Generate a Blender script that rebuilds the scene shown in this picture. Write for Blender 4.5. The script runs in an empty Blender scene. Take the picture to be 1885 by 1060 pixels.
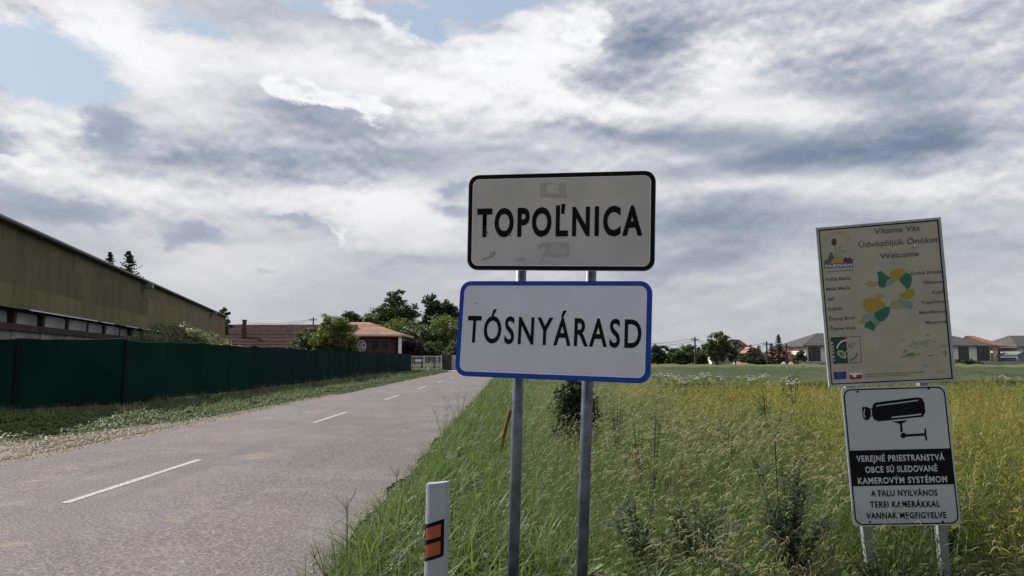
import bpy, math, random
import numpy as np
from mathutils import Matrix, Vector, Euler

scene = bpy.context.scene
col = scene.collection
rad = math.radians

# ------------------------------------------------------------------ camera
EYE = 1.55
PITCH = math.atan(130 / 1350)
cam_data = bpy.data.cameras.new('camera')
cam_data.sensor_width = 36
cam_data.lens = 36 * 1350 / 1885
cam_data.clip_start = 0.05
cam_data.clip_end = 6000
cam = bpy.data.objects.new('camera', cam_data)
col.objects.link(cam)
cam.location = (0, 0, EYE)
cam.rotation_euler = (math.pi / 2 + PITCH, 0, 0)
scene.camera = cam

# ------------------------------------------------------------------ colour management
scene.view_settings.view_transform = 'Standard'
scene.view_settings.look = 'None'
scene.view_settings.exposure = 0.25
scene.view_settings.gamma = 1.0
scene.view_settings.use_curve_mapping = False

# ------------------------------------------------------------------ sun
SUN_EL, SUN_AZ = rad(40), rad(-60)          # azimuth measured from +Y towards +X
sun_data = bpy.data.lights.new('sun', 'SUN')
sun_data.energy = 5.0
sun_data.angle = rad(0.6)
sun_data.color = (1.0, 0.955, 0.88)
sun = bpy.data.objects.new('sun', sun_data)
col.objects.link(sun)
sdir = Vector((math.sin(SUN_AZ) * math.cos(SUN_EL), math.cos(SUN_AZ) * math.cos(SUN_EL), math.sin(SUN_EL)))
sun.rotation_euler = sdir.to_track_quat('Z', 'Y').to_euler()

# ------------------------------------------------------------------ sky: Nishita air with procedural cloud layers
world = bpy.data.worlds.new('World')
scene.world = world
world.use_nodes = True
wt = world.node_tree
for n in list(wt.nodes):
    wt.nodes.remove(n)


class S:
    """a socket with arithmetic, so that node maths reads as a formula"""
    nt = wt

    def __init__(self, s):
        self.s = s

    @staticmethod
    def m(op, *a, clamp=False):
        n = S.nt.nodes.new('ShaderNodeMath')
        n.operation = op
        n.use_clamp = clamp
        for i, v in enumerate(a):
            if isinstance(v, S):
                S.nt.links.new(v.s, n.inputs[i])
            else:
                n.inputs[i].default_value = v
        return S(n.outputs[0])

    def __add__(a, b): return S.m('ADD', a, b)
    __radd__ = __add__
    def __sub__(a, b): return S.m('SUBTRACT', a, b)
    def __rsub__(a, b): return S.m('SUBTRACT', b, a)
    def __mul__(a, b): return S.m('MULTIPLY', a, b)
    __rmul__ = __mul__
    def __truediv__(a, b): return S.m('DIVIDE', a, b)


def sstep(x, a, b, t0=0.0, t1=1.0, kind='SMOOTHSTEP'):
    n = S.nt.nodes.new('ShaderNodeMapRange')
    n.interpolation_type = kind
    S.nt.links.new(x.s, n.inputs[0])
    for i, v in zip((1, 2, 3, 4), (a, b, t0, t1)):
        n.inputs[i].default_value = v
    return S(n.outputs[0])


def combine(x, y, z):
    n = S.nt.nodes.new('ShaderNodeCombineXYZ')
    for i, v in enumerate((x, y, z)):
        if isinstance(v, S):
            S.nt.links.new(v.s, n.inputs[i])
        else:
            n.inputs[i].default_value = v
    return S(n.outputs[0])


def fbm(vec, scale, detail=5.0, rough=0.55, dist=0.0, seed=0.0):
    n = S.nt.nodes.new('ShaderNodeTexNoise')
    n.noise_dimensions = '4D'
    S.nt.links.new(vec.s, n.inputs['Vector'])
    n.inputs['W'].default_value = seed
    n.inputs['Scale'].default_value = scale
    n.inputs['Detail'].default_value = detail
    n.inputs['Roughness'].default_value = rough
    n.inputs['Distortion'].default_value = dist
    return S(n.outputs[0])


def mixc(f, a, b):
    n = S.nt.nodes.new('ShaderNodeMix')
    n.data_type = 'RGBA'
    if isinstance(f, S):
        S.nt.links.new(f.s, n.inputs[0])
    else:
        n.inputs[0].default_value = f
    for i, v in ((6, a), (7, b)):
        if isinstance(v, S):
            S.nt.links.new(v.s, n.inputs[i])
        else:
            n.inputs[i].default_value = (*v, 1)
    return S(n.outputs[2])


def ramp(x, stops, interp='EASE'):
    n = S.nt.nodes.new('ShaderNodeValToRGB')
    n.color_ramp.interpolation = interp
    e = n.color_ramp.elements
    e[0].position, e[0].color = stops[0][0], (*stops[0][1], 1)
    e[1].position, e[1].color = stops[-1][0], (*stops[-1][1], 1)
    for p, c in stops[1:-1]:
        k = e.new(p)
        k.color = (*c, 1)
    S.nt.links.new(x.s, n.inputs[0])
    return S(n.outputs[0])


def srgb(r, g, b):
    return tuple((c / 255 / 12.92) if c / 255 <= 0.04045 else ((c / 255 + 0.055) / 1.055) ** 2.4 for c in (r, g, b))


tc = wt.nodes.new('ShaderNodeTexCoord')
sep = wt.nodes.new('ShaderNodeSeparateXYZ')
wt.links.new(tc.outputs['Generated'], sep.inputs[0])
dx, dy, dz = S(sep.outputs[0]), S(sep.outputs[1]), S(sep.outputs[2])
AZ = S.m('ARCTAN2', dx, dy) * (180 / math.pi)
EL = S.m('ARCSINE', dz) * (180 / math.pi)
P = combine(dx, dy, dz * 1.9)                       # flattened a little, as cloud layers look
PU = combine(dx, dy, dz * 1.9 + 0.016)              # the same a little higher up

warp1 = fbm(P, 4.0, 3, 0.5, seed=1.0) - 0.5
warp2 = fbm(P, 4.0, 3, 0.5, seed=9.0) - 0.5
fine1 = fbm(P, 14.0, 6, 0.62, seed=4.0) - 0.5
fine2 = fbm(P, 14.0, 6, 0.62, seed=6.0) - 0.5
AW = AZ + warp1 * 5.0 + fine1 * 4.5
EW = EL + warp2 * 3.5 + fine2 * 3.6
AS = AZ + warp1 * 5.0 + fine1 * 1.2
ES = EL + warp2 * 3.0 + fine2 * 0.9


def blob(px, py, rx, ry, amp, rot=0.0, soft=False):
    """a cloud patch round azimuth px, elevation py (degrees) with radii rx, ry"""
    a, e = (AS, ES) if soft else (AW, EW)
    u, v = a - px, e - py
    c, s = math.cos(rad(rot)), math.sin(rad(rot))
    p = (u * c + v * s) * (1 / rx)
    q = (v * c - u * s) * (1 / ry)
    r2 = p * p + q * q
    return S.m('EXPONENT', r2 * -1.0) * amp


THICK = [
    (-19.5, 21.2, 18.19, 3.18, -0.30, -3, 0),
    (-15.8, 18.6, 8.95, 1.91, 0.30, -12, 1),
    (-28.7, 22.0, 5.03, 2.54, -0.28, -25, 0),
    (-7.9, 20.3, 7.23, 2.54, -0.20, 0, 0),
    (-32.3, 15.4, 5.28, 1.91, -0.22, 0, 0),
    (-33.7, 12.7, 3.91, 0.93, -0.20, -15, 0),
    (-18.5, 14.4, 16.64, 2.63, 0.14, -2, 1),
    (-24.9, 14.4, 9.63, 1.27, 0.12, 0, 1),
    (-1.8, 15.6, 8.80, 1.27, 0.15, 0, 1),
    (-27.4, 7.2, 3.85, 0.85, 0.12, 0, 1),
    (-33.5, 8.5, 5.14, 1.27, 0.15, 0, 1),
    (-19.2, 11.8, 10.40, 1.02, -0.24, 4, 1),
    (-9.5, 11.5, 6.06, 2.54, -0.40, 0, 0),
    (-16.0, 7.7, 6.85, 1.70, -0.16, 0, 1),
    (0.3, 11.0, 5.18, 2.12, -0.10, 0, 1),
    (-22.0, 5.5, 8.52, 1.70, -0.12, 0, 1),
    (-29.9, 12.1, 6.07, 0.85, -0.10, -10, 1),
    (-17.5, 6.5, 9.39, 1.27, -0.06, 0, 1),
    (-8.6, 8.0, 4.71, 0.68, 0.20, 0, 0),
    (0.3, 22.8, 4.60, 2.33, -0.30, 0, 0),
    (3.0, 21.2, 2.73, 3.82, -0.15, 0, 0),
    (11.4, 23.9, 3.94, 2.54, 0.48, 20, 0),
    (7.3, 20.7, 2.72, 1.27, 0.15, 0, 0),
    (8.1, 18.5, 7.60, 1.10, -0.30, -5, 0),
    (17.3, 21.1, 3.64, 2.97, -0.34, -30, 0),
    (20.2, 23.3, 3.69, 2.12, 0.10, 0, 0),
    (31.6, 23.0, 2.76, 1.06, -0.25, 0, 0),
    (35.2, 20.3, 2.26, 2.54, -0.12, 0, 0),
    (28.0, 18.0, 5.80, 2.63, 0.36, -20, 0),
    (35.1, 18.3, 2.68, 2.12, 0.14, 0, 1),
    (12.7, 16.7, 11.95, 1.10, 0.42, -6, 1),
    (22.9, 14.2, 13.12, 1.10, 0.50, 1, 1),
    (29.8, 13.8, 3.93, 1.10, 0.22, 20, 0),
    (33.0, 12.8, 2.61, 0.85, 0.12, 0, 0),
    (16.3, 12.9, 11.31, 0.68, -0.26, -3, 1),
    (28.1, 11.8, 7.80, 0.68, -0.16, 3, 1),
    (13.9, 14.7, 4.38, 0.59, -0.15, -20, 1),
    (16.2, 10.4, 6.90, 1.53, 0.44, 0, 0),
    (13.3, 7.4, 5.56, 0.93, 0.34, 8, 0),
    (24.1, 9.3, 6.87, 1.70, 0.20, 0, 1),
    (32.7, 7.9, 5.56, 2.12, 0.16, 0, 1),
    (18.8, 4.8, 11.06, 1.70, -0.08, 0, 1),
    (2.5, 7.6, 3.42, 0.85, 0.10, 0, 1),
    (23.0, 17.2, 3.55, 1.44, -0.22, 0, 0),
    (34.0, 15.1, 2.63, 2.54, -0.14, 0, 0),
]
CLEAR = [
    (-33.5, 19.0, 5.38, 2.80, 1.15, -5, 0),
    (-34.2, 20.8, 2.72, 1.70, 0.45, 0, 0),
    (-30.1, 18.0, 2.68, 1.10, 0.40, 0, 0),
    (-24.6, 24.0, 3.71, 1.27, 0.75, 0, 0),
    (-14.8, 25.9, 6.13, 1.27, 0.85, -5, 0),
    (-2.3, 26.6, 8.06, 1.87, 1.30, 5, 0),
    (-8.0, 24.9, 3.27, 1.10, 0.50, -30, 0),
    (-32.1, 22.5, 2.75, 0.76, 0.30, 0, 0),
    (-19.6, 23.8, 3.24, 0.59, 0.30, 0, 0),
    (-35.2, 22.2, 4.12, 1.10, -0.70, 0, 0),
    (-11.4, 25.1, 4.21, 1.27, -0.75, -12, 0),
    (-20.1, 25.2, 3.28, 0.76, -0.40, 0, 0),
]
PUFF = [
    (-18.1, 20.2, 2.26, 1.19, 0.95, -25, 0),
    (-15.1, 19.4, 3.15, 0.93, 0.90, -18, 0),
    (-11.9, 18.9, 2.02, 0.64, 0.85, -25, 0),
    (-11.0, 25.4, 4.22, 1.19, 0.80, -14, 0),
    (-1.9, 23.3, 4.62, 1.70, 0.80, 0, 0),
    (6.3, 24.9, 2.34, 2.33, 0.85, 30, 0),
    (-4.5, 19.4, 2.70, 0.59, 0.50, 10, 0),
    (-14.8, 9.9, 2.58, 0.38, 0.50, -18, 0),
    (-12.6, 8.7, 1.72, 0.34, 0.45, -50, 0),
    (-6.1, 10.9, 1.73, 0.42, 0.40, -15, 0),
    (-33.7, 12.7, 3.48, 0.59, 0.50, -12, 0),
    (-32.0, 15.3, 3.52, 0.76, 0.40, 0, 0),
    (-28.4, 22.7, 3.68, 1.27, 0.45, -25, 0),
    (7.3, 18.7, 3.13, 0.76, 0.30, 0, 0),
    (-9.6, 19.8, 2.25, 0.42, 0.35, 0, 0),
]
SCUD = [
    (-33.6, 10.0, 5.38, 1.36, 1.00, -2, 0),
    (-30.8, 9.8, 2.15, 0.85, 0.40, 0, 0),
    (-24.2, 8.8, 2.32, 1.10, 1.15, -2, 0),
    (-28.8, 15.4, 2.29, 1.95, 1.05, -40, 0),
    (-35.0, 13.8, 2.18, 1.10, 0.70, 0, 0),
    (-15.6, 9.8, 3.66, 1.02, 0.62, -8, 0),
    (-18.4, 10.3, 1.72, 0.51, 0.50, 0, 0),
    (-4.0, 11.8, 3.03, 0.85, 0.80, 0, 0),
    (-4.0, 13.5, 2.18, 0.68, 0.75, 0, 0),
    (-18.7, 6.7, 1.28, 0.51, 0.55, 0, 0),
    (-1.8, 6.8, 2.56, 0.51, 0.50, 0, 0),
    (-33.4, 6.7, 4.70, 0.59, 0.45, 0, 0),
    (32.7, 12.9, 1.74, 0.68, 0.50, 0, 0),
    (-10.3, 7.0, 3.42, 0.51, 0.50, -4, 0),
]



big = fbm(P, 4.5, 5, 0.5, 0.0, seed=3.0)
relief = fbm(PU, 9.0, 6, 0.55, 0.0, seed=5.0) - fbm(P, 9.0, 6, 0.55, 0.0, seed=5.0)
wisps = fbm(P, 18.0, 6, 0.62, 0.0, seed=8.0) - 0.5
relief2 = fbm(PU, 20.0, 6, 0.6, 0.0, seed=15.0) - fbm(P, 20.0, 6, 0.6, 0.0, seed=15.0)
soft = sstep(EL, 1.0, 20.0, 0.45, 1.0)
clump = sstep(fbm(P, 3.0, 2, 0.5, seed=33.0), 0.40, 0.62)
thick = 0.41 + (big - 0.5) * 0.75 - soft * (relief * 0.9 + (relief * 0.9 + relief2 * 0.7) * clump) + soft * wisps * 0.16
for b in THICK:
    thick = thick + blob(*b[:6], soft=bool(b[6]))
clear = (fbm(P, 9.0, 7, 0.62, 0.0, seed=7.0) - 0.5) * 1.6 - 0.45
for b in CLEAR:
    clear = clear + blob(*b[:6], soft=bool(b[6]))
puff_detail = fbm(P, 22.0, 6, 0.6, 0.0, seed=12.0)
puff = (puff_detail - 0.5) * 1.3 + wisps * 0.5 - 0.12
for b in PUFF:
    puff = puff + blob(*b[:6], soft=bool(b[6]))

cloud_deck = ramp(thick, [(0.0, srgb(247, 247, 249)), (0.2, srgb(232, 232, 235)), (0.42, srgb(198, 201, 209)),
                          (0.62, srgb(167, 174, 188)), (0.82, srgb(140, 151, 170)), (1.0, srgb(118, 132, 156))], 'LINEAR')
# low scud: darker blue-grey shapes with fairly firm edges
scud = (puff_detail - 0.5) * 0.55 + wisps * 0.5 - relief * 0.8 - 0.14
for b in SCUD:
    scud = scud + blob(*b[:6], soft=bool(b[6]))
scud_colour = ramp(scud, [(0.15, srgb(190, 196, 207)), (0.5, srgb(166, 175, 191)), (1.0, srgb(142, 154, 176))], 'LINEAR')

# cumulus heads standing in front of the deck: bright where they thin upwards, greyer bodies
puff_light = (fbm(PU, 22.0, 6, 0.6, 0.0, seed=12.0) - puff_detail) * 2.0 + puff * 0.34
puff_colour = ramp(puff_light, [(0.0, srgb(250, 250, 251)), (0.3, srgb(240, 241, 244)), (0.55, srgb(214, 218, 226)),
                                (0.9, srgb(178, 187, 202))], 'LINEAR')
low = sstep(EL, 0.0, 16.0, 1.0, 0.0, 'SMOOTHSTEP')
air = wt.nodes.new('ShaderNodeTexSky')
air.sky_type = 'NISHITA'
air.sun_disc = False
air.sun_elevation = SUN_EL
air.sun_rotation = SUN_AZ
air.altitude = 120
air.dust_density = 1.6
SKY = 0.11


def scaled(c, k):
    n = wt.nodes.new('ShaderNodeVectorMath')
    n.operation = 'SCALE'
    wt.links.new(c.s, n.inputs[0])
    if isinstance(k, S):
        wt.links.new(k.s, n.inputs['Scale'])
    else:
        n.inputs['Scale'].default_value = k
    return S(n.outputs[0])


blue = mixc(0.72, S(air.outputs[0]), scaled(mixc(low, srgb(184, 202, 219), srgb(202, 209, 216)), 1 / SKY))
cloud_deck = mixc(sstep(scud, 0.08, 0.62, 0.0, 0.9), cloud_deck, scud_colour)
deck = mixc(sstep(puff, 0.16, 0.6), cloud_deck, puff_colour)
haze_tint = mixc(low * 0.6, deck, srgb(186, 186, 190))
clouds = scaled(haze_tint, 1 / SKY)
final = mixc(sstep(clear, -0.1, 0.42), clouds, blue)
final = mixc(sstep(EL, -3.0, 0.0, 1.0, 0.0), final, tuple(c / SKY for c in srgb(120, 122, 118)))
bg = wt.nodes.new('ShaderNodeBackground')
bg.inputs['Strength'].default_value = SKY * 0.86
wt.links.new(final.s, bg.inputs['Color'])
wo = wt.nodes.new('ShaderNodeOutputWorld')
wt.links.new(bg.outputs[0], wo.inputs['Surface'])
world.cycles.sampling_method = 'MANUAL'
world.cycles.sample_map_resolution = 512


# ------------------------------------------------------------------ helpers
rng = random.Random(11)
npr = np.random.default_rng(5)


class MB:
    """collects faces for ONE mesh object"""

    def __init__(self):
        self.v, self.f, self.m = [], [], []

    def add(self, vs, fs, mi=0):
        o = len(self.v)
        self.v.extend(tuple(p) for p in vs)
        self.f.extend(tuple(i + o for i in f) for f in fs)
        self.m.extend([mi] * len(fs))
        return self

    def box(self, x0, y0, z0, x1, y1, z1, mi=0):
        vs = [(x0, y0, z0), (x1, y0, z0), (x1, y1, z0), (x0, y1, z0), (x0, y0, z1), (x1, y0, z1), (x1, y1, z1), (x0, y1, z1)]
        return self.add(vs, [(0, 3, 2, 1), (4, 5, 6, 7), (0, 1, 5, 4), (1, 2, 6, 5), (2, 3, 7, 6), (3, 0, 4, 7)], mi)

    def tube(self, pts, radii, n=6, mi=0, cap=True):
        pts = [Vector(p) for p in pts]
        if not hasattr(radii, '__len__'):
            radii = [radii] * len(pts)
        base = len(self.v)
        a = None
        for i, p in enumerate(pts):
            d = (pts[min(i + 1, len(pts) - 1)] - pts[max(i - 1, 0)])
            d = d.normalized() if d.length > 1e-9 else Vector((0, 0, 1))
            if a is None:
                a = d.orthogonal().normalized()
            else:
                a = (a - d * a.dot(d)).normalized()
            b = d.cross(a)
            for k in range(n):
                t = 2 * math.pi * k / n
                q = p + (a * math.cos(t) + b * math.sin(t)) * radii[i]
                self.v.append((q.x, q.y, q.z))
        for i in range(len(pts) - 1):
            for k in range(n):
                k2 = (k + 1) % n
                self.f.append((base + i * n + k, base + i * n + k2, base + (i + 1) * n + k2, base + (i + 1) * n + k))
                self.m.append(mi)
        if cap:
            self.f.append(tuple(base + k for k in reversed(range(n))))
            self.f.append(tuple(base + (len(pts) - 1) * n + k for k in range(n)))
            self.m += [mi, mi]
        return self

    def prism(self, pts, d0, d1, mi=0):
        """outline in x,z (front seen from -y), from y=d0 (front) to y=d1 (back)"""
        n = len(pts)
        vs = [(p[0], d0, p[1]) for p in pts] + [(p[0], d1, p[1]) for p in pts]
        fs = [tuple(range(n)), tuple(reversed(range(n, 2 * n)))]
        fs += [(i, i + n, (i + 1) % n + n, (i + 1) % n) for i in range(n)]
        return self.add(vs, fs, mi)

    def build(self, name, mats, parent=None, smooth=False):
        me = bpy.data.meshes.new(name)
        me.from_pydata(self.v, [], self.f)
        for m in (mats if isinstance(mats, (list, tuple)) else [mats]):
            me.materials.append(m)
        if any(self.m):
            me.polygons.foreach_set('material_index', self.m)
        if smooth:
            me.polygons.foreach_set('use_smooth', [True] * len(self.f))
        me.update()
        return link(name, me, parent)


def link(name, data, parent=None):
    o = bpy.data.objects.new(name, data)
    col.objects.link(o)
    o.parent = parent
    return o


def tag(o, label=None, cat=None, group=None, kind=None):
    for k, v in (('label', label), ('category', cat), ('group', group), ('kind', kind)):
        if v:
            o[k] = v
    return o


def thing(name, label, cat, loc=(0, 0, 0), rz=0.0, group=None):
    o = bpy.data.objects.new(name, None)
    o.empty_display_size = 0.2
    col.objects.link(o)
    o.location = loc
    o.rotation_euler = (0, 0, rz)
    return tag(o, label, cat, group)


def numpy_mesh(name, verts, faces, mats, mat_index=None):
    """verts (n,3) array, faces (m,k) array with k the same for all"""
    me = bpy.data.meshes.new(name)
    k = faces.shape[1]
    me.vertices.add(len(verts))
    me.vertices.foreach_set('co', np.asarray(verts, np.float32).ravel())
    me.loops.add(faces.size)
    me.loops.foreach_set('vertex_index', faces.astype(np.int32).ravel())
    me.polygons.add(len(faces))
    me.polygons.foreach_set('loop_start', np.arange(0, faces.size, k, dtype=np.int32))
    for m in (mats if isinstance(mats, (list, tuple)) else [mats]):
        me.materials.append(m)
    if mat_index is not None:
        me.polygons.foreach_set('material_index', np.asarray(mat_index, np.int32))
    me.update(calc_edges=True)
    me.validate()
    return me


# ---- where a point of the photograph lies at a given distance, ground height or plane
CAM_F = Vector((0, math.cos(PITCH), math.sin(PITCH)))
CAM_U = Vector((0, -math.sin(PITCH), math.cos(PITCH)))


def ray(px, py):
    return CAM_F + Vector(((px - 942.5) / 1350, 0, 0)) - CAM_U * ((py - 530) / 1350)


def at(px, py, Y):
    d = ray(px, py)
    return Vector((0, 0, EYE)) + d * (Y / d.y)


# ------------------------------------------------------------------ materials
class Mat:
    def __init__(self, name, rough=0.8, spec=0.3, metal=0.0):
        self.m = bpy.data.materials.new(name)
        self.m.use_nodes = True
        self.nt = self.m.node_tree
        self.b = self.nt.nodes['Principled BSDF']
        self.b.inputs['Roughness'].default_value = rough
        self.b.inputs['Specular IOR Level'].default_value = spec
        self.b.inputs['Metallic'].default_value = metal
        S.nt = self.nt
        self._pos = None

    def pos(self, kind='Object'):
        n = self.nt.nodes.new('ShaderNodeTexCoord')
        return S(n.outputs[kind])

    def world(self):
        n = self.nt.nodes.new('ShaderNodeNewGeometry')
        return S(n.outputs['Position'])

    def scale(self, v, s):
        n = self.nt.nodes.new('ShaderNodeVectorMath')
        n.operation = 'MULTIPLY'
        self.nt.links.new(v.s, n.inputs[0])
        n.inputs[1].default_value = s
        return S(n.outputs[0])

    def color(self, c):
        if isinstance(c, S):
            self.nt.links.new(c.s, self.b.inputs['Base Color'])
        else:
            self.b.inputs['Base Color'].default_value = (*c, 1)
        self.col = c
        return self

    def bump(self, h, strength=0.3, dist=0.01):
        n = self.nt.nodes.new('ShaderNodeBump')
        n.inputs['Strength'].default_value = strength
        n.inputs['Distance'].default_value = dist
        self.nt.links.new(h.s, n.inputs['Height'])
        self.nt.links.new(n.outputs[0], self.b.inputs['Normal'])
        return self

    def island(self):
        n = self.nt.nodes.new('ShaderNodeNewGeometry')
        return S(n.outputs['Random Per Island'])

    def objrand(self):
        n = self.nt.nodes.new('ShaderNodeObjectInfo')
        return S(n.outputs['Random'])

    def leafy(self, amount=0.4, gain=1.3):
        """thin leaf: part of the light passes through"""
        tr = self.nt.nodes.new('ShaderNodeBsdfTranslucent')
        g = self.nt.nodes.new('ShaderNodeVectorMath')
        g.operation = 'MULTIPLY'
        g.inputs[1].default_value = (gain, gain * 1.05, gain * 0.7)
        if isinstance(self.col, S):
            self.nt.links.new(self.col.s, g.inputs[0])
        else:
            g.inputs[0].default_value = self.col
        self.nt.links.new(g.outputs[0], tr.inputs['Color'])
        mx = self.nt.nodes.new('ShaderNodeMixShader')
        mx.inputs[0].default_value = amount
        self.nt.links.new(self.b.outputs[0], mx.inputs[1])
        self.nt.links.new(tr.outputs[0], mx.inputs[2])
        out = [n for n in self.nt.nodes if n.type == 'OUTPUT_MATERIAL'][0]
        self.nt.links.new(mx.outputs[0], out.inputs['Surface'])
        return self


def plain(name, c, rough=0.7, spec=0.3, metal=0.0, var=0.12, scale=3.0, bump=0.0):
    """one colour, broken up by soft noise"""
    M = Mat(name, rough, spec, metal)
    p = M.pos()
    n = fbm(p, scale, 5, 0.6, seed=rng.random() * 20)
    lo = tuple(max(0, x * (1 - var)) for x in c)
    hi = tuple(min(1, x * (1 + var)) for x in c)
    M.color(mixc(sstep(n, 0.3, 0.7), lo, hi))
    if bump:
        M.bump(fbm(p, scale * 8, 4, 0.6), bump, 0.01)
    return M.m


def foliage(name, dark, light, third=None, amount=0.4, rough=0.5, gain=1.3):
    M = Mat(name, rough, 0.4)
    r = M.island()
    c = mixc(r, dark, light)
    o = M.objrand()
    c = mixc(sstep(o, 0.0, 1.0, 0.0, 0.45), c, third or light)
    M.color(c)
    M.leafy(amount, gain)
    return M.m


def asphalt(name):
    M = Mat(name, 0.85, 0.25)
    p = M.world()
    big = fbm(p, 0.22, 4, 0.55, seed=1)
    mid = fbm(p, 1.3, 5, 0.6, seed=2)
    long = fbm(M.scale(p, (2.2, 0.12, 1)), 1.0, 4, 0.5, seed=5)
    grit = fbm(p, 38, 4, 0.8, seed=3)
    grit2 = fbm(p, 90, 3, 0.8, seed=4)
    c = mixc(sstep(big, 0.35, 0.65), (0.105, 0.089, 0.087), (0.145, 0.124, 0.120))
    c = mixc(sstep(mid, 0.45, 0.7, 0, 0.5), c, (0.21, 0.19, 0.18))
    c = mixc(sstep(long, 0.5, 0.72, 0, 0.6), c, (0.085, 0.075, 0.074))
    c = mixc(sstep(grit, 0.50, 0.62, 0, 0.7), c, (0.32, 0.295, 0.28))
    c = mixc(sstep(grit, 0.50, 0.38, 0, 0.7), c, (0.055, 0.05, 0.05))
    c = mixc(sstep(grit2, 0.6, 0.7, 0, 0.5), c, (0.36, 0.34, 0.32))
    stain = fbm(p, 0.9, 6, 0.65, seed=8)
    c = mixc(sstep(stain, 0.61, 0.69, 0, 0.5), c, (0.30, 0.235, 0.16))
    # fine wandering cracks and a darker seam
    vo = M.nt.nodes.new('ShaderNodeTexVoronoi')
    vo.feature = 'DISTANCE_TO_EDGE'
    wn = M.nt.nodes.new('ShaderNodeVectorMath')
    wn.operation = 'ADD'
    M.nt.links.new(M.scale(p, (0.55, 0.28, 0)).s, wn.inputs[0])
    off = combine(fbm(p, 2.2, 4, 0.6, seed=21) * 0.5, fbm(p, 2.2, 4, 0.6, seed=25) * 0.5, 0.0)
    M.nt.links.new(off.s, wn.inputs[1])
    M.nt.links.new(wn.outputs[0], vo.inputs['Vector'])
    vo.inputs['Scale'].default_value = 1.0
    crack = sstep(S(vo.outputs['Distance']), 0.0, 0.006, 1.0, 0.0) * sstep(fbm(p, 0.35, 3, 0.5, seed=30), 0.48, 0.6)
    c = mixc(crack * 0.65, c, (0.045, 0.04, 0.038))
    M.color(c)
    M.bump(grit, 0.5, 0.006)
    return M.m


def earth(name, a, b, c2=None, scale=1.0):
    M = Mat(name, 0.95, 0.1)
    p = M.world()
    c = mixc(sstep(fbm(p, 0.8 * scale, 6, 0.6, seed=1), 0.35, 0.65), a, b)
    if c2:
        c = mixc(sstep(fbm(p, 9 * scale, 5, 0.65, seed=2), 0.5, 0.7, 0, 0.8), c, c2)
    M.color(c)
    M.bump(fbm(p, 14 * scale, 5, 0.7, seed=3), 0.8, 0.04)
    return M.m


M_soil = earth('grassy soil', (0.036, 0.044, 0.019), (0.062, 0.068, 0.030), (0.10, 0.085, 0.05))
M_lawn = earth('short turf', (0.05, 0.075, 0.022), (0.085, 0.11, 0.035), (0.11, 0.11, 0.05))
M_gravel = earth('gravelly dirt', (0.17, 0.14, 0.11), (0.27, 0.23, 0.18), (0.38, 0.34, 0.28), 2.0)
M_asphalt = asphalt('worn asphalt')
M_stone = plain('pebble', (0.36, 0.31, 0.25), 0.9, var=0.4, scale=8)
_m = Mat('worn road paint', 0.7, 0.3)
_p = _m.world()
_w = fbm(_p, 26, 5, 0.7, seed=2)
_m.color(mixc(sstep(_w, 0.42, 0.60, 0, 0.85), (0.46, 0.45, 0.43), (0.19, 0.175, 0.165)))
M_paint = _m.m

# ------------------------------------------------------------------ ground, roads, field
ROAD_R, ROAD_L, LINE_X = -1.42, -7.45, -4.72


def ground_z(x, y):
    """gentle relief: a shallow ditch right of the verge, level with the road at its edge"""
    z = -0.012
    if x > ROAD_R:
        t = x - ROAD_R
        z = -0.012 - 0.16 * math.exp(-((t - 3.0) / 1.5) ** 2)
    elif x < ROAD_L:
        t = ROAD_L - x
        z = -0.012 + 0.10 * min(1, max(0, (t - 1.5) / 3.0))
    return z + (0.02 * math.sin(x * 1.7 + y * 0.6) * min(1, max(0, abs(x + 4.43) - 3.3) / 2) if abs(x + 4.43) > 3.3 else -0.02)


xs = sorted(set([-3000, -1200, -500, -200, -120, -80, -60, -45, -35, -28, -24, -20] + [round(-18 + 0.6 * i, 2) for i in range(18)]
                + [-7.5, -7.3, -4.7, -1.5, -1.35] + [round(-1.0 + 0.5 * i, 2) for i in range(20)] + [12, 16, 24, 36, 60, 90, 140, 250, 600, 1200, 3000]))
ys = sorted(set([-1500, -400, -100, -40, -15, -5] + [i * 1.5 for i in range(0, 30)] + [48, 54, 60, 70, 80, 90, 100, 110, 130, 160, 220, 350, 600, 1000, 1800, 3500]))
g = MB()
W = len(xs)
g.add([(x, y, ground_z(x, y) if -100 < y < 130 else -0.03) for y in ys for x in xs],
      [(j * W + i, j * W + i + 1, (j + 1) * W + i + 1, (j + 1) * W + i) for j in range(len(ys) - 1) for i in range(W - 1)])
tag(g.build('ground', M_soil, smooth=True), kind='structure')

# the road: a sheet with slightly ragged edges, running straight to a junction
r = MB()
yy = [-12 + 0.5 * i for i in range(212)]
row = []
for y in yy:
    wob_r = 0.10 * math.sin(y * 1.9) * math.sin(y * 0.7 + 1) + rng.uniform(-0.045, 0.045)
    wob_l = 0.09 * math.sin(y * 1.3 + 2) * math.sin(y * 0.45) + rng.uniform(-0.04, 0.04)
    row.append([(ROAD_L + wob_l, y, 0.0), (LINE_X, y, 0.03), (ROAD_R + wob_r, y, 0.0)])
r.v = [p for q in row for p in q]
for j in range(len(yy) - 1):
    for i in range(2):
        r.f.append((j * 3 + i, j * 3 + i + 1, j * 3 + i + 4, j * 3 + i + 3))
r.m = [0] * len(r.f)
tag(r.build('road', M_asphalt), kind='structure')
r = MB()
r.add([(-75, 92.6, -0.006), (40, 92.6, -0.006), (40, 98.4, -0.006), (-75, 98.4, -0.006)], [(0, 1, 2, 3)])
tag(r.build('side_road', plain('pale concrete road', (0.34, 0.33, 0.31), 0.9, var=0.15, scale=0.6)), kind='structure')

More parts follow.
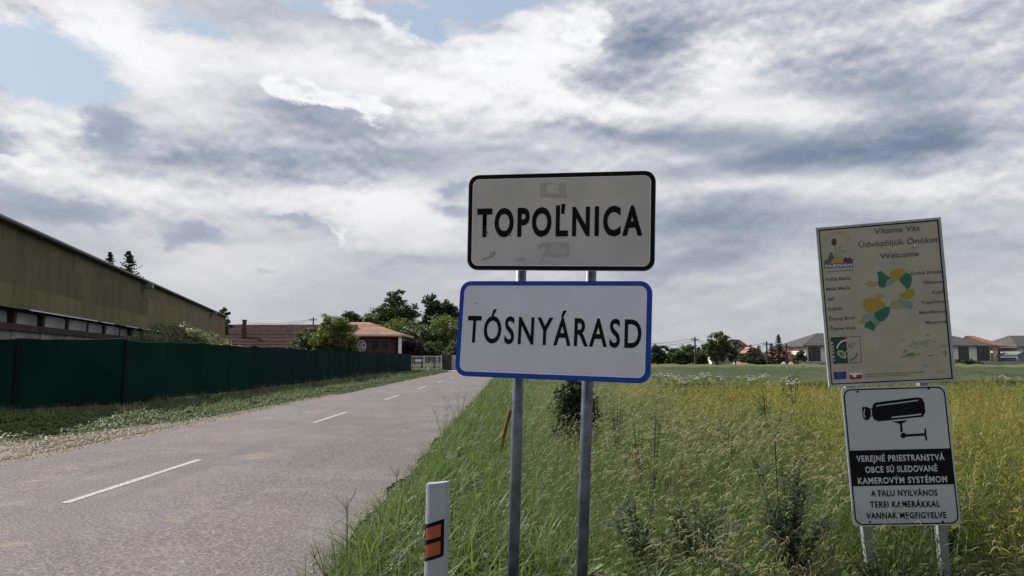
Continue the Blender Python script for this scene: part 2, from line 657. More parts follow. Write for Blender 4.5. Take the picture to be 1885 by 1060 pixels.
# centre line: one dash each, worn, following the slight crown of the road
for k in range(11):
    y0 = -1.85 + 9.77 * k
    y1 = y0 + 3.35
    d = MB()
    n = 10
    for i in range(n + 1):
        y = y0 + (y1 - y0) * i / n
        w = 0.052 + rng.uniform(-0.006, 0.006)
        d.v += [(LINE_X - w, y, 0.034), (LINE_X + w, y, 0.034)]
    d.f = [(2 * i, 2 * i + 1, 2 * i + 3, 2 * i + 2) for i in range(n)]
    d.m = [0] * n
    tag(d.build('centre_line_dash', M_paint), kind='structure')

# the gravel shoulder left of the road, and turf between it and the fence
gr = MB()
pts_out = [(6, -9.7), (10, -9.5), (13.4, -9.3), (14.6, -8.8), (16, -8.4), (17.5, -8.0), (20, -7.75), (24, -7.6), (30, -7.55)]
for y, x in pts_out:
    gr.v += [(x, y, ground_z(x, y) + 0.012), (ROAD_L + 0.2, y, -0.008)]
gr.f = [(2 * i, 2 * i + 1, 2 * i + 3, 2 * i + 2) for i in range(len(pts_out) - 1)]
gr.m = [0] * len(gr.f)
tag(gr.build('gravel_shoulder', M_gravel), kind='structure')


def gravel_edge(y):
    for (ya, xa), (yb, xb) in zip(pts_out, pts_out[1:]):
        if ya <= y <= yb:
            return xa + (xb - xa) * (y - ya) / (yb - ya)
    return -7.55 if y > 30 else -9.7


# the green cereal field beyond the yellow crop: its ears make one level, ruffled top
nx, ny = 120, 90
X = np.linspace(4.2, 130, nx)
Y = 26 + (np.linspace(0, 1, ny) ** 1.4) * 76
gx, gy = np.meshgrid(X, Y)
gz = 0.70 + 0.085 * npr.standard_normal(gx.shape) + 0.05 * np.sin(gx * 0.35) * np.sin(gy * 0.2)
gz[0, :] = -0.05
gz[:, 0] = -0.05
gx = gx + npr.uniform(-0.3, 0.3, gx.shape)
vv = np.stack([gx, gy, gz], -1).reshape(-1, 3)
jj, ii = np.meshgrid(np.arange(ny - 1), np.arange(nx - 1), indexing='ij')
q = (jj * nx + ii).ravel()
ff = np.stack([q, q + 1, q + nx + 1, q + nx], 1)
M_ = Mat('green cereal', 0.9, 0.1)
p_ = M_.world()
sx_ = M_.nt.nodes.new('ShaderNodeSeparateXYZ')
M_.nt.links.new(p_.s, sx_.inputs[0])
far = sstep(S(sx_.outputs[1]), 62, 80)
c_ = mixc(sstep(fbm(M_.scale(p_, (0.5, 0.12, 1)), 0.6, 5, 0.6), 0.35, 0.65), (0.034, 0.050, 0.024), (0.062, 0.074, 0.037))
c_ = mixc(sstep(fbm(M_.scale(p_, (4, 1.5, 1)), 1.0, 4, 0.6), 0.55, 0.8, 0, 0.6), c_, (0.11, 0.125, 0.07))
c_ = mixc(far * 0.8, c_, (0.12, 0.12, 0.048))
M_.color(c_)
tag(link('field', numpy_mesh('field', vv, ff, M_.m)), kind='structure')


# ------------------------------------------------------------------ ground cover: tufts scattered with geometry nodes
def blade(mb, x, y, h, w, bend, az, mi=0, seg=3, tip=0.12, curl=1.6):
    ca, sa = math.cos(az), math.sin(az)
    face = az + math.pi / 2 + rng.uniform(-0.7, 0.7)
    wx, wy = math.cos(face) * w / 2, math.sin(face) * w / 2
    o = len(mb.v)
    for i in range(seg + 1):
        t = i / seg
        out = bend * h * t ** curl
        z = h * t * (1 - 0.45 * bend * t)
        k = (1 - t) ** 0.6 if t < 1 else tip
        px, py = x + ca * out, y + sa * out
        mb.v += [(px - wx * k, py - wy * k, z), (px + wx * k, py + wy * k, z)]
    for i in range(seg):
        mb.f.append((o + 2 * i, o + 2 * i + 1, o + 2 * i + 3, o + 2 * i + 2))
        mb.m.append(mi)


def leaf(mb, base, d, length, width, mi=0, droop=0.3):
    """a pointed oval leaf as three faces"""
    d = Vector(d).normalized()
    s = d.cross(Vector((rng.uniform(-.4, .4), rng.uniform(-.4, .4), 1))).normalized() * width / 2
    b = Vector(base)
    m1 = b + d * length * 0.35
    m2 = b + d * length * 0.72 + Vector((0, 0, -droop * length * 0.25))
    e = b + d * length + Vector((0, 0, -droop * length * 0.6))
    mb.add([b, m1 - s, m1 + s, m2 - s * 0.75, m2 + s * 0.75, e], [(0, 1, 2), (1, 3, 4, 2), (3, 5, 4)], mi)


def proto_mesh(name, mb, mats):
    me = bpy.data.meshes.new(name)
    me.from_pydata(mb.v, [], mb.f)
    for m in mats:
        me.materials.append(m)
    me.polygons.foreach_set('material_index', mb.m)
    me.update()
    return bpy.data.objects.new(name, me)


F_grass = foliage('verge grass', (0.030, 0.062, 0.016), (0.150, 0.220, 0.062), (0.13, 0.17, 0.07), 0.42, 0.45)
F_grass2 = foliage('bluish grass', (0.035, 0.060, 0.030), (0.165, 0.205, 0.115), (0.17, 0.19, 0.11), 0.38, 0.45)
F_straw = foliage('bleached grass', (0.13, 0.13, 0.065), (0.34, 0.31, 0.17), (0.22, 0.21, 0.11), 0.35)
F_drygreen = foliage('ripening grass', (0.030, 0.055, 0.018), (0.165, 0.215, 0.078), (0.12, 0.155, 0.055), 0.42)
F_rape = foliage('rapeseed pods', (0.14, 0.145, 0.03), (0.40, 0.335, 0.085), (0.30, 0.235, 0.065), 0.44)
F_rapeleaf = foliage('rapeseed stems', (0.05, 0.085, 0.02), (0.15, 0.18, 0.04), (0.17, 0.17, 0.045), 0.38)
F_broad = foliage('broad weed leaves', (0.045, 0.09, 0.020), (0.13, 0.21, 0.05), (0.16, 0.21, 0.10), 0.45)
F_dark = foliage('dark weed leaves', (0.014, 0.026, 0.010), (0.080, 0.110, 0.045), (0.05, 0.075, 0.03), 0.3, 0.6)
F_broadl = foliage('low weed leaves', (0.03, 0.055, 0.014), (0.10, 0.15, 0.04), (0.08, 0.11, 0.04), 0.4)
F_twig = plain('dry brown twig', (0.10, 0.065, 0.04), 0.9, var=0.3)
F_red = foliage('reddish dry grass', (0.14, 0.08, 0.05), (0.27, 0.17, 0.10), (0.18, 0.12, 0.07), 0.3)
F_white = foliage('white umbel', (0.5, 0.52, 0.46), (0.75, 0.76, 0.70), (0.7, 0.7, 0.66), 0.3)
F_pink = foliage('pink bloom', (0.45, 0.16, 0.30), (0.55, 0.25, 0.40), (0.5, 0.2, 0.35), 0.3)


def grass_tuft(n, h0, h1, w, spread, mats, bend=(0.2, 0.9), dry=0.0):
    mb = MB()
    for i in range(n):
        a, rr = rng.uniform(0, 2 * math.pi), spread * math.sqrt(rng.random())
        blade(mb, rr * math.cos(a), rr * math.sin(a), rng.uniform(h0, h1), w * rng.uniform(0.7, 1.3), rng.uniform(*bend),
              rng.uniform(0, 2 * math.pi), 1 if rng.random() < dry else 0)
    return proto_mesh('grass tuft', mb, mats)


def seed_grass(n, h0, h1, mats, lean=0.3):
    """tall grass with drooping pale seed heads"""
    mb = MB()
    for i in range(n):
        a, rr = rng.uniform(0, 2 * math.pi), 0.12 * math.sqrt(rng.random())
        x, y, h = rr * math.cos(a), rr * math.sin(a), rng.uniform(h0, h1)
        az = rng.gauss(math.pi, 0.9)
        b = rng.uniform(0.1, 0.35) + lean * rng.random()
        blade(mb, x, y, h, 0.0045, b, az, 0, 4, 0.8, 2.2)
        tx, ty, tz = x + math.cos(az) * b * h, y + math.sin(az) * b * h, h * (1 - 0.45 * b)
        # the head: a slim spindle that arches over and nods
        L, wd = rng.uniform(0.11, 0.19), rng.uniform(0.009, 0.015)
        up = rng.uniform(0.3, 1.0)
        o = len(mb.v)
        sx, sy = -math.sin(az + 0.6), math.cos(az + 0.6)
        for q in range(6):
            t = q / 5
            ww = wd * (0.35, 0.8, 1.0, 0.9, 0.6, 0.1)[q] / 2
            cx = tx + math.cos(az) * L * (t * 0.35 + 0.5 * t * t)
            cy = ty + math.sin(az) * L * (t * 0.35 + 0.5 * t * t)
            cz = tz + L * (up * t - (0.35 + 0.6 * up) * t * t)
            mb.v += [(cx - sx * ww, cy - sy * ww, cz), (cx + sx * ww, cy + sy * ww, cz)]
        for q in range(5):
            mb.f.append((o + 2 * q, o + 2 * q + 1, o + 2 * q + 3, o + 2 * q + 2))
            mb.m.append(1)
        if True:
            blade(mb, x, y, h * rng.uniform(0.5, 0.85), 0.010, rng.uniform(0.4, 0.9), rng.uniform(0, 6.28), 0)
            blade(mb, x, y, h * rng.uniform(0.35, 0.65), 0.008, rng.uniform(0.4, 0.9), rng.uniform(0, 6.28), 0)
    return proto_mesh('tall grass tuft', mb, mats)


def rape_plant(h, mats):
    """ripening rapeseed: leaning stems hung with slender upturned pods"""
    mb = MB()
    for s in range(rng.randint(5, 7)):
        az, b = rng.uniform(0, 6.28), rng.uniform(0.08, 0.42)
        hh = h * rng.uniform(0.72, 1.05)
        x, y = rng.uniform(-.05, .05), rng.uniform(-.05, .05)
        blade(mb, x, y, hh, 0.007, b, az, 1, 4, 0.6, 1.4)
        for k in range(15):
            t = rng.uniform(0.45, 1.0)
            p = Vector((x + math.cos(az) * b * hh * t ** 1.4, y + math.sin(az) * b * hh * t ** 1.4, hh * t * (1 - 0.45 * b * t)))
            a2 = rng.uniform(0, 6.28)
            d = Vector((math.cos(a2), math.sin(a2), rng.uniform(0.1, 1.1)))
            leaf(mb, p, d, rng.uniform(0.05, 0.085), 0.009, 0, 0.0)
    for k in range(5):
        a2 = rng.uniform(0, 6.28)
        leaf(mb, (0, 0, h * rng.uniform(0.1, 0.45)), (math.cos(a2), math.sin(a2), 0.4), 0.18, 0.05, 1, 0.8)
    return proto_mesh('rapeseed plant', mb, mats)


def broad_weed(n, size, mats, up=0.5, height=0.05):
    mb = MB()
    for i in range(n):
        a = rng.uniform(0, 6.28)
        z = height * rng.random()
        leaf(mb, (rng.uniform(-.05, .05), rng.uniform(-.05, .05), z), (math.cos(a), math.sin(a), rng.uniform(0.1, 1.2) * up),
             size * rng.uniform(0.6, 1.2), size * rng.uniform(0.35, 0.5), 0, 0.8)
    return proto_mesh('broad weed', mb, mats)


def stone_mesh():
    mb = MB()
    vs = [Vector(p).normalized() for p in [(1, 0, 0), (-1, 0, 0), (0, 1, 0), (0, -1, 0), (0, 0, 1), (0, 0, -1)]]
    vs = [(v.x * rng.uniform(.7, 1.2), v.y * rng.uniform(.7, 1.2), v.z * rng.uniform(.4, .8)) for v in vs]
    mb.add(vs, [(0, 2, 4), (2, 1, 4), (1, 3, 4), (3, 0, 4), (2, 0, 5), (1, 2, 5), (3, 1, 5), (0, 3, 5)])
    return proto_mesh('pebble', mb, [M_stone])


def scatter(name, label, cat, protos, pts):
    """pts: (x, y, z, scale, proto index). One object of countless tufts."""
    P_ = np.array(pts, float)
    me = bpy.data.meshes.new(name)
    me.vertices.add(len(P_))
    me.vertices.foreach_set('co', P_[:, :3].astype(np.float32).ravel())
    a = me.attributes.new('size', 'FLOAT', 'POINT')
    a.data.foreach_set('value', P_[:, 3].astype(np.float32))
    a = me.attributes.new('which', 'INT', 'POINT')
    a.data.foreach_set('value', P_[:, 4].astype(np.int32))
    a = me.attributes.new('turn', 'FLOAT_VECTOR', 'POINT')
    n = len(P_)
    rot = np.stack([npr.uniform(-.12, .12, n), npr.uniform(-.12, .12, n), npr.uniform(0, 6.28, n)], 1)
    a.data.foreach_set('vector', rot.astype(np.float32).ravel())
    o = link(name, me)
    tag(o, label, cat, kind='stuff')
    c = bpy.data.collections.new(name + ' kinds')
    for p in protos:
        c.objects.link(p)
    ng = bpy.data.node_groups.new(name, 'GeometryNodeTree')
    ng.interface.new_socket('Geometry', in_out='INPUT', socket_type='NodeSocketGeometry')
    ng.interface.new_socket('Geometry', in_out='OUTPUT', socket_type='NodeSocketGeometry')
    N, L = ng.nodes.new, ng.links.new
    gi, go = N('NodeGroupInput'), N('NodeGroupOutput')
    ci = N('GeometryNodeCollectionInfo')
    ci.inputs['Collection'].default_value = c
    ci.inputs['Separate Children'].default_value = True
    ci.inputs['Reset Children'].default_value = True
    ip = N('GeometryNodeInstanceOnPoints')
    ip.inputs['Pick Instance'].default_value = True

    def attr(nm, t):
        q = N('GeometryNodeInputNamedAttribute')
        q.data_type = t
        q.inputs['Name'].default_value = nm
        return q.outputs['Attribute']
    L(gi.outputs[0], ip.inputs['Points'])
    L(ci.outputs[0], ip.inputs['Instance'])
    L(attr('which', 'INT'), ip.inputs['Instance Index'])
    L(attr('size', 'FLOAT'), ip.inputs['Scale'])
    L(attr('turn', 'FLOAT_VECTOR'), ip.inputs['Rotation'])
    L(ip.outputs[0], go.inputs[0])
    o.modifiers.new('scatter', 'NODES').node_group = ng
    return o


def sprinkle(n, x0, x1, y0, y1, size, kinds, keep=None, zlift=-0.02):
    out = []
    for _ in range(int(n)):
        x, y = rng.uniform(x0, x1), rng.uniform(y0, y1)
        if keep and not keep(x, y):
            continue
        out.append((x, y, ground_z(x, y) + zlift, rng.uniform(*size), rng.choice(kinds)))
    return out


def inview(x, y):
    return abs(x) < 0.80 * y + 2.5


def patch(x, y, s=1.0, k=0.0):
    return math.sin(x * 1.3 * s + 1.7 * math.sin(y * 0.7 * s + k)) * math.cos(y * 0.9 * s + k + math.sin(x * 0.8 * s))


# verge: lush green grass from the road edge to the poles and on
protos = [grass_tuft(17, 0.20, 0.52, 0.011, 0.10, [F_grass, F_straw], (0.1, 1.2), 0.03) for _ in range(4)]
protos += [grass_tuft(16, 0.20, 0.54, 0.010, 0.11, [F_grass2, F_straw], (0.1, 1.2), 0.07) for _ in range(3)]
protos += [broad_weed(9, 0.13, [F_broad], 0.8, 0.16) for _ in range(2)]
protos += [grass_tuft(14, 0.12, 0.42, 0.009, 0.12, [F_straw, F_drygreen], (0.3, 1.3), 0.4)]
GK, BK, WK = [0, 1, 2, 3], [4, 5, 6], [7, 8]


def verge_kind(x, y):
    v = patch(x, y, 1.1, 0.5) + rng.uniform(-.6, .6) + (0.5 if x > 0.2 else -0.3)
    if patch(x * 1.7, y * 1.3, 1.2, 2.0) > 0.72 and rng.random() < 0.35:
        return 9
    wk = 0.02 + (0.22 if patch(x * 1.5, y * 1.5, 1.0, 5.0) > 0.75 else 0)
    return rng.choice(BK if v > 0.25 else GK) if rng.random() > wk else rng.choice(WK)


pts = []
for y0, y1, dens, sz in ((1.2, 6, 150, (0.75, 1.2)), (6, 11, 95, (0.8, 1.25)), (11, 20, 45, (0.95, 1.5)), (20, 40, 16, (1.0, 1.6)), (40, 92, 4, (1.1, 2.0))):
    for p in sprinkle(2.8 * (y1 - y0) * dens, ROAD_R - 0.02, 1.4, y0, y1, sz, GK):
        x, y = p[0], p[1]
        edge = min(1.0, max(0.35, (x - ROAD_R + 0.12) / 0.5))
        s = p[3] * edge * (1.0 + 0.16 * patch(x, y, 0.8))
        pts.append((x, y, p[2], s, rng.choice((0, 6, 5)) if edge < 0.5 else verge_kind(x, y)))
scatter('verge_grass', 'long green grass on the verge between the road and the name sign', 'grass', protos, pts)

# tall grass gone to seed between the verge and the crop
protos = [seed_grass(7, 0.66, 1.0, [F_drygreen, F_straw]) for _ in range(4)]
protos += [grass_tuft(16, 0.35, 0.75, 0.008, 0.12, [F_drygreen, F_straw], (0.2, 0.8), 0.14) for _ in range(3)]
protos += [grass_tuft(16, 0.25, 0.5, 0.009, 0.12, [F_grass2, F_red], (0.3, 1.0), 0.08) for _ in range(2)]
protos += [seed_grass(6, 0.5, 0.8, [F_red, F_red], 0.5)]


def crop_edge(y):
    return 3.2 + 0.35 * math.sin(y * 0.8) + 0.2 * math.sin(y * 2.1)


pts = []
for y0, y1, dens, sz in ((2.5, 7, 75, (0.8, 1.1)), (7, 13, 50, (0.85, 1.2)), (13, 26, 24, (0.9, 1.25)), (26, 60, 7, (0.9, 1.3))):
    for p in sprinkle(4.6 * (y1 - y0) * dens, 0.1, 4.7, y0, y1, sz, [0]):
        x, y, z, s, _ = p
        if x > crop_edge(y) + 0.6 * rng.random():
            continue
        if y < 5.4 and 0.42 < x / y < 0.66:
            s *= 0.5
        inside = min(1, max(0, (x - 0.5 + 0.3 * patch(x, y)) / 1.1))
        near = min(1, max(0, (y - 4.2) / 2.5))              # lower and greener close to the camera
        if rng.random() > 0.25 + 0.75 * inside:
            continue
        u = rng.random() + 0.25 * patch(x, y, 1.5, 2)
        if u < 0.28 * (0.25 + 0.75 * near) and inside > 0.4:
            k = rng.choice([0, 1, 2, 3])
        elif u < 0.75:
            k = rng.choice([4, 5, 6])
        else:
            k = rng.choice([7, 8])
        if patch(x * 1.1, y, 1.0, 4.0) > 0.82 and rng.random() < 0.4:
            k = 9
        pts.append((x, y, z, s * (0.62 + 0.38 * near) * (0.7 + 0.3 * inside), k))
scatter('seeding_grass', 'tall pale grass gone to seed between the verge and the yellow crop', 'grass', protos, pts)

# the yellow-green crop
protos = [rape_plant(1.0, [F_rape, F_rapeleaf]) for _ in range(6)] + [rape_plant(0.98, [F_rapeleaf, F_rapeleaf]) for _ in range(3)] + [seed_grass(6, 0.8, 1.08, [F_drygreen, F_straw]) for _ in range(2)]
pts = []
for y0, y1, step, sz in ((3.0, 9, 26, (0.78, 0.98)), (9, 16, 17, (0.85, 1.02)), (16, 27.5, 10, (0.88, 1.06))):
    x1 = 0.8 * y1 + 3
    for p in sprinkle((x1 - 2.7) * (y1 - y0) * step, 2.7, x1, y0, y1, sz, range(6)):
        if p[0] > crop_edge(p[1]) and inview(p[0], p[1]) and not (p[1] < 5.35 and 0.42 < p[0] / p[1] < 0.66):
            g_ = 0.16 + 0.30 * patch(p[0], p[1], 0.55, 3) + 0.34 * max(0, 1 - (p[1] - 3) / 7) + 0.25 * max(0, 1 - (p[0] - crop_edge(p[1])) / 1.2)
            k = rng.choice((6, 7, 8)) if rng.random() < g_ else (rng.choice((9, 10)) if rng.random() < 0.07 else p[4])
            pts.append((p[0], p[1], p[2], p[3] * (1 + 0.10 * patch(p[0], p[1], 0.5)) * rng.uniform(0.88, 1.06), k))
scatter('yellow_crop', 'ripening yellow-green crop filling the field on the right', 'crop', protos, pts)

# white umbels and small weeds standing over the far edge of the crop
mb = MB()
for k in range(7):
    a, rr = rng.uniform(0, 6.28), 0.09 * math.sqrt(rng.random())
    hz_ = 0.98 + rng.uniform(-.05, .05)
    mb.tube([(0, 0, 0.7), (rr * math.cos(a), rr * math.sin(a), hz_)], 0.0025, 3, 1, False)
    for j in range(4):
        a2 = rng.uniform(0, 6.28)
        leaf(mb, (rr * math.cos(a), rr * math.sin(a), hz_), (math.cos(a2), math.sin(a2), 0.3), 0.035, 0.03, 0, 0)
mb.tube([(0, 0, 0), (0, 0, 0.62)], 0.006, 4, 1, False)
umbel = proto_mesh('umbel', mb, [F_white, F_rapeleaf])
pts = []
for cx, w, n, Yd in ((1286, 30, 12, 23), (1400, 14, 5, 22), (1466, 14, 8, 20), (1330, 90, 12, 26), (1225, 30, 9, 24), (1850, 60, 4, 22), (1600, 300, 8, 25), (1540, 60, 4, 24)):
    for _ in range(n):
        p = at(rng.gauss(cx, w * 0.6), 690, Yd + rng.uniform(-1.5, 1.5))
        pts.append((p.x, p.y, -0.05, rng.uniform(0.93, 1.13), 0))
scatter('white_wildflowers', 'white umbel wildflowers along the far edge of the yellow crop', 'flowers', [umbel], pts)

# wheat ears breaking the front edge of the green field
protos = [grass_tuft(14, 0.55, 0.85, 0.012, 0.2, [F_grass2, F_drygreen], (0.05, 0.35), 0.3) for _ in range(3)]
pts = []
for y0, y1, dens in ((25.5, 34, 5), (34, 60, 1.4)):
    for p in sprinkle((0.8 * y1) * (y1 - y0) * dens, 2, 0.8 * y1, y0, y1, (0.85, 1.15), range(3)):
        if inview(p[0], p[1]):
            pts.append((p[0], p[1], p[2], p[3], p[4]))
scatter('green_cereal', 'green cereal standing behind the yellow crop', 'crop', protos, pts)


# left verge: short grass and broad leaves between the shoulder and the fence
def fence_x(y):
    return -12.0 if y > 22.7 else -12.0 - (22.7 - y) * 0.727


protos = [grass_tuft(16, 0.07, 0.17, 0.010, 0.12, [F_grass, F_straw], (0.3, 1.0), 0.08) for _ in range(3)]
protos += [broad_weed(10, 0.11, [F_broadl], 0.7, 0.08) for _ in range(3)]
protos += [grass_tuft(12, 0.15, 0.34, 0.009, 0.1, [F_grass2, F_straw], (0.2, 0.9), 0.2) for _ in range(2)]
pts = []
for y0, y1, dens, sz in ((8, 24, 30, (0.8, 1.3)), (24, 45, 13, (1.0, 1.6)), (45, 93, 5, (1.2, 2.2))):
    for p in sprinkle(10 * (y1 - y0) * dens, -17.5, -7.5, y0, y1, sz, [0]):
        x, y, z, s, _ = p
        if x > gravel_edge(y) - 0.05 + rng.uniform(-.2, .12) or x < fence_x(y) - 0.4:
            continue
        t = x - fence_x(y)
        u = rng.random()
        k = rng.choice([0, 1, 2])
        if t < 3.2 and y < 70 and u < 0.5 + 0.3 * patch(x, y, 0.7, 1):
            k = rng.choice([3, 4, 5, 6, 7])
        if x > gravel_edge(y) - 0.9:
            s *= 0.75
            k = rng.choice([0, 1, 2])
        pts.append((x, y, z, s, k))
scatter('roadside_grass', 'short grass and broad-leaved weeds between the left road edge and the mesh fence', 'grass', protos, pts)
protos = [stone_mesh() for _ in range(5)]
pts = []
for _ in range(9000):
    y = rng.uniform(7, 32)
    e = gravel_edge(y)
    x = rng.uniform(e - 0.25, ROAD_L + 0.12)
    if y > 18 and rng.random() < 0.5:
        continue
    pts.append((x, y, ground_z(min(x, ROAD_L - 0.1), y) + 0.02, rng.choice([0.014, 0.022, 0.032, 0.045]) * rng.uniform(0.8, 1.3), rng.randrange(5)))
for _ in range(1600):
    y = rng.uniform(4, 30)
    pts.append((ROAD_R + rng.gauss(0.03, 0.10), y, 0.004, rng.uniform(0.008, 0.022), rng.randrange(5)))
scatter('gravel', 'loose pale gravel along the left edge of the road', 'gravel', protos, pts)


# ------------------------------------------------------------------ the long barn on the left
def ribbed(name, lo, hi, streak, rough=0.6):
    M = Mat(name, rough, 0.2)
    p = M.world()
    c = mixc(M.objrand(), lo, hi)
    c = mixc(sstep(fbm(M.scale(p, (2.5, 0.8, 0.22)), 1.2, 5, 0.65), 0.45, 0.75, 0, 0.55), c, streak)
    M.color(c)
    return M.m


M_clad = ribbed('weathered olive sheet', (0.108, 0.100, 0.050), (0.150, 0.136, 0.070), (0.05, 0.045, 0.022))
M_clad_tan = ribbed('weathered tan sheet', (0.175, 0.140, 0.080), (0.21, 0.168, 0.098), (0.08, 0.062, 0.032))
M_clad_low = ribbed('pale olive sheet', (0.140, 0.132, 0.070), (0.175, 0.162, 0.084), (0.06, 0.055, 0.03))
M_conc = plain('stained concrete', (0.23, 0.215, 0.205), 0.9, var=0.3, scale=0.9, bump=0.2)
M_rust = plain('rusty steel', (0.045, 0.030, 0.026), 0.8, var=0.4, scale=2.0)
M_zinc = plain('dull zinc', (0.16, 0.165, 0.17), 0.45, metal=0.3, var=0.2)
M_panew = plain('milky wired glass', (0.27, 0.27, 0.275), 0.5, 0.4, var=0.35, scale=0.7)
M_white = plain('white paint', (0.72, 0.72, 0.70), 0.5, var=0.05)

B_Y0, B_LEN = 19.0, 68.5
bx0 = -18.8 - 0.258 * (B_Y0 - 27)
b_rz = math.pi / 2 + math.atan(0.258)
barn = thing('barn', 'long olive sheet-clad barn with a window strip behind the green mesh fence', 'barn', (bx0, B_Y0, 0), b_rz)
# local x runs along the wall away from the camera, local -y faces the road
TOP = 6.38
rib = MB()
nw = 6
for i in range(nw * 2 + 1):
    x = 1.13 * i / (nw * 2)
    y = -0.028 if i % 2 else 0.0
    rib.v += [(x, y, 0), (x, y, 1)]
rib.f = [(2 * i, 2 * i + 2, 2 * i + 3, 2 * i + 1) for i in range(nw * 2)]
rib.m = [0] * len(rib.f)
rows = [(3.42, 0.80, M_clad_low), (4.18, 1.26, M_clad), (5.40, TOP - 5.40, M_clad)]
sheet_me = {}
for ri, (z0, hh, mm) in enumerate(rows):
    n = int(B_LEN / 1.13) + 1
    for k in range(n):
        x = 1.13 * k
        s_far = x > 26 + 3 * ri
        m_use = M_clad_tan if s_far else mm
        key = m_use.name
        if key not in sheet_me:
            o = rib.build('cladding_sheet', m_use, barn)
            sheet_me[key] = o.data
        else:
            o = link('cladding_sheet', sheet_me[key], barn)
        o.location = (x, -0.40 + 0.012 * (2 - ri) * -1 + rng.uniform(-.006, .006), z0 + rng.uniform(-.012, .012))
        o.rotation_euler = (rng.uniform(-.004, .004), 0, 0)
        o.scale = (1.012, 1, hh + 0.05)
# backing wall, roof, eave trim, beam
MB().box(0, -0.36, 3.5, B_LEN, -0.1, TOP - 0.05).build('upper_wall', M_rust, barn)
MB().box(0, 0.2, 0, B_LEN, 14, TOP - 0.2).build('wall', M_conc, barn)
rf = MB()
rf.add([(-0.3, -0.62, TOP + 0.02), (B_LEN + 0.4, -0.62, TOP + 0.02), (B_LEN + 0.4, 14.4, TOP - 0.5), (-0.3, 14.4, TOP - 0.5),
        (-0.3, -0.62, TOP + 0.14), (B_LEN + 0.4, -0.62, TOP + 0.14), (B_LEN + 0.4, 14.4, TOP - 0.38), (-0.3, 14.4, TOP - 0.38)],
       [(0, 3, 2, 1), (4, 5, 6, 7), (0, 1, 5, 4), (1, 2, 6, 5), (2, 3, 7, 6), (3, 0, 4, 7)])
roof = rf.build('roof', M_zinc, barn)
MB().tube([(-0.3, -0.72, TOP - 0.02), (B_LEN + 0.4, -0.72, TOP - 0.02)], 0.075, 8).build('gutter', plain('dark gutter', (0.035, 0.035, 0.038), 0.5), roof)
MB().box(0, -0.10, 2.62, B_LEN, 0.24, 2.88).build('beam', M_rust, barn)
MB().box(0, -0.10, 3.36, B_LEN, 0.1, 3.5).build('beam', M_rust, barn)
for a, b in ((9.6, 18.5), (19.2, 21.5), (24, 27), (28, 34)):
    MB().box(a, -0.47, 3.405, b, -0.405, 3.447).build('drip_edge', M_white, barn)
pane_me = panel_me = post_me = None
for k in range(int(B_LEN / 3)):
    x = 0.25 + 3.0 * k
    if not pane_me:
        o = MB().box(0.22, 0, 2.885, 2.78, 0.05, 3.355).build('window', M_panew, barn)
        pane_me = o.data
        p2 = MB().box(0.012, 0, 0, 2.988, 0.16, 2.6).build('concrete_panel', M_conc, barn)
        panel_me = p2.data
        p3 = MB().box(-0.13, 0, 2.885, 0.13, 0.3, 3.355).build('window_post', M_rust, barn)
        post_me = p3.data
    else:
        o, p2, p3 = link('window', pane_me, barn), link('concrete_panel', panel_me, barn), link('window_post', post_me, barn)
    o.location = (x, rng.uniform(0.02, 0.08), rng.uniform(-.02, .02))
    o.rotation_euler = (rng.uniform(-.05, .05), 0, 0)
    p2.location = (x, 0.02 + rng.uniform(-.012, .012), 0)
    p3.location = (x, -0.09, 0)
    if k % 2 == 0:
        q = MB().box(x - 0.1, -0.06, 0, x + 0.1, 0.015, 2.6)
        q.build('pilaster', M_conc, barn)
for px in (245, 378):
    k = (942.5 - px) / 1350
    Yw = 11.83 / (k - .258)
    Yw = (18.8 - 6.97) / (k - .258)
    s = (Yw - B_Y0) / 0.968
    b = MB()
    b.box(s - 0.22, -1.05, TOP - 0.42, s + 0.22, -0.6, TOP - 0.12)
    b.tube([(s, -0.62, TOP - 0.2), (s, -0.46, TOP - 0.75)], 0.05, 6)
    b.build('gutter_outlet', M_zinc, barn)

# ------------------------------------------------------------------ mesh fence
def netting(name, lo, hi):
    M = Mat(name, 0.9, 0.04)
    p = M.world()
    c = mixc(sstep(fbm(M.scale(p, (1, 1, 0.8)), 0.5, 4, 0.5), 0.35, 0.65), lo, hi)
    M.color(c)
    M.leafy(0.06, 1.0)
    return M.m


M_netg = netting('green shade net', (0.0032, 0.0185, 0.0160), (0.0046, 0.0240, 0.0205))
M_netb = netting('blue-green shade net', (0.0042, 0.0165, 0.0205), (0.0060, 0.0210, 0.0260))
M_post = plain('dark fence post', (0.006, 0.010, 0.010), 0.8, 0.1)
M_hem = plain('pale hem', (0.08, 0.13, 0.12), 0.7)
fence = thing('mesh_fence', 'long dark green shade-net fence along the left side of the road', 'fence', (-12.0, 22.7, 0.0))


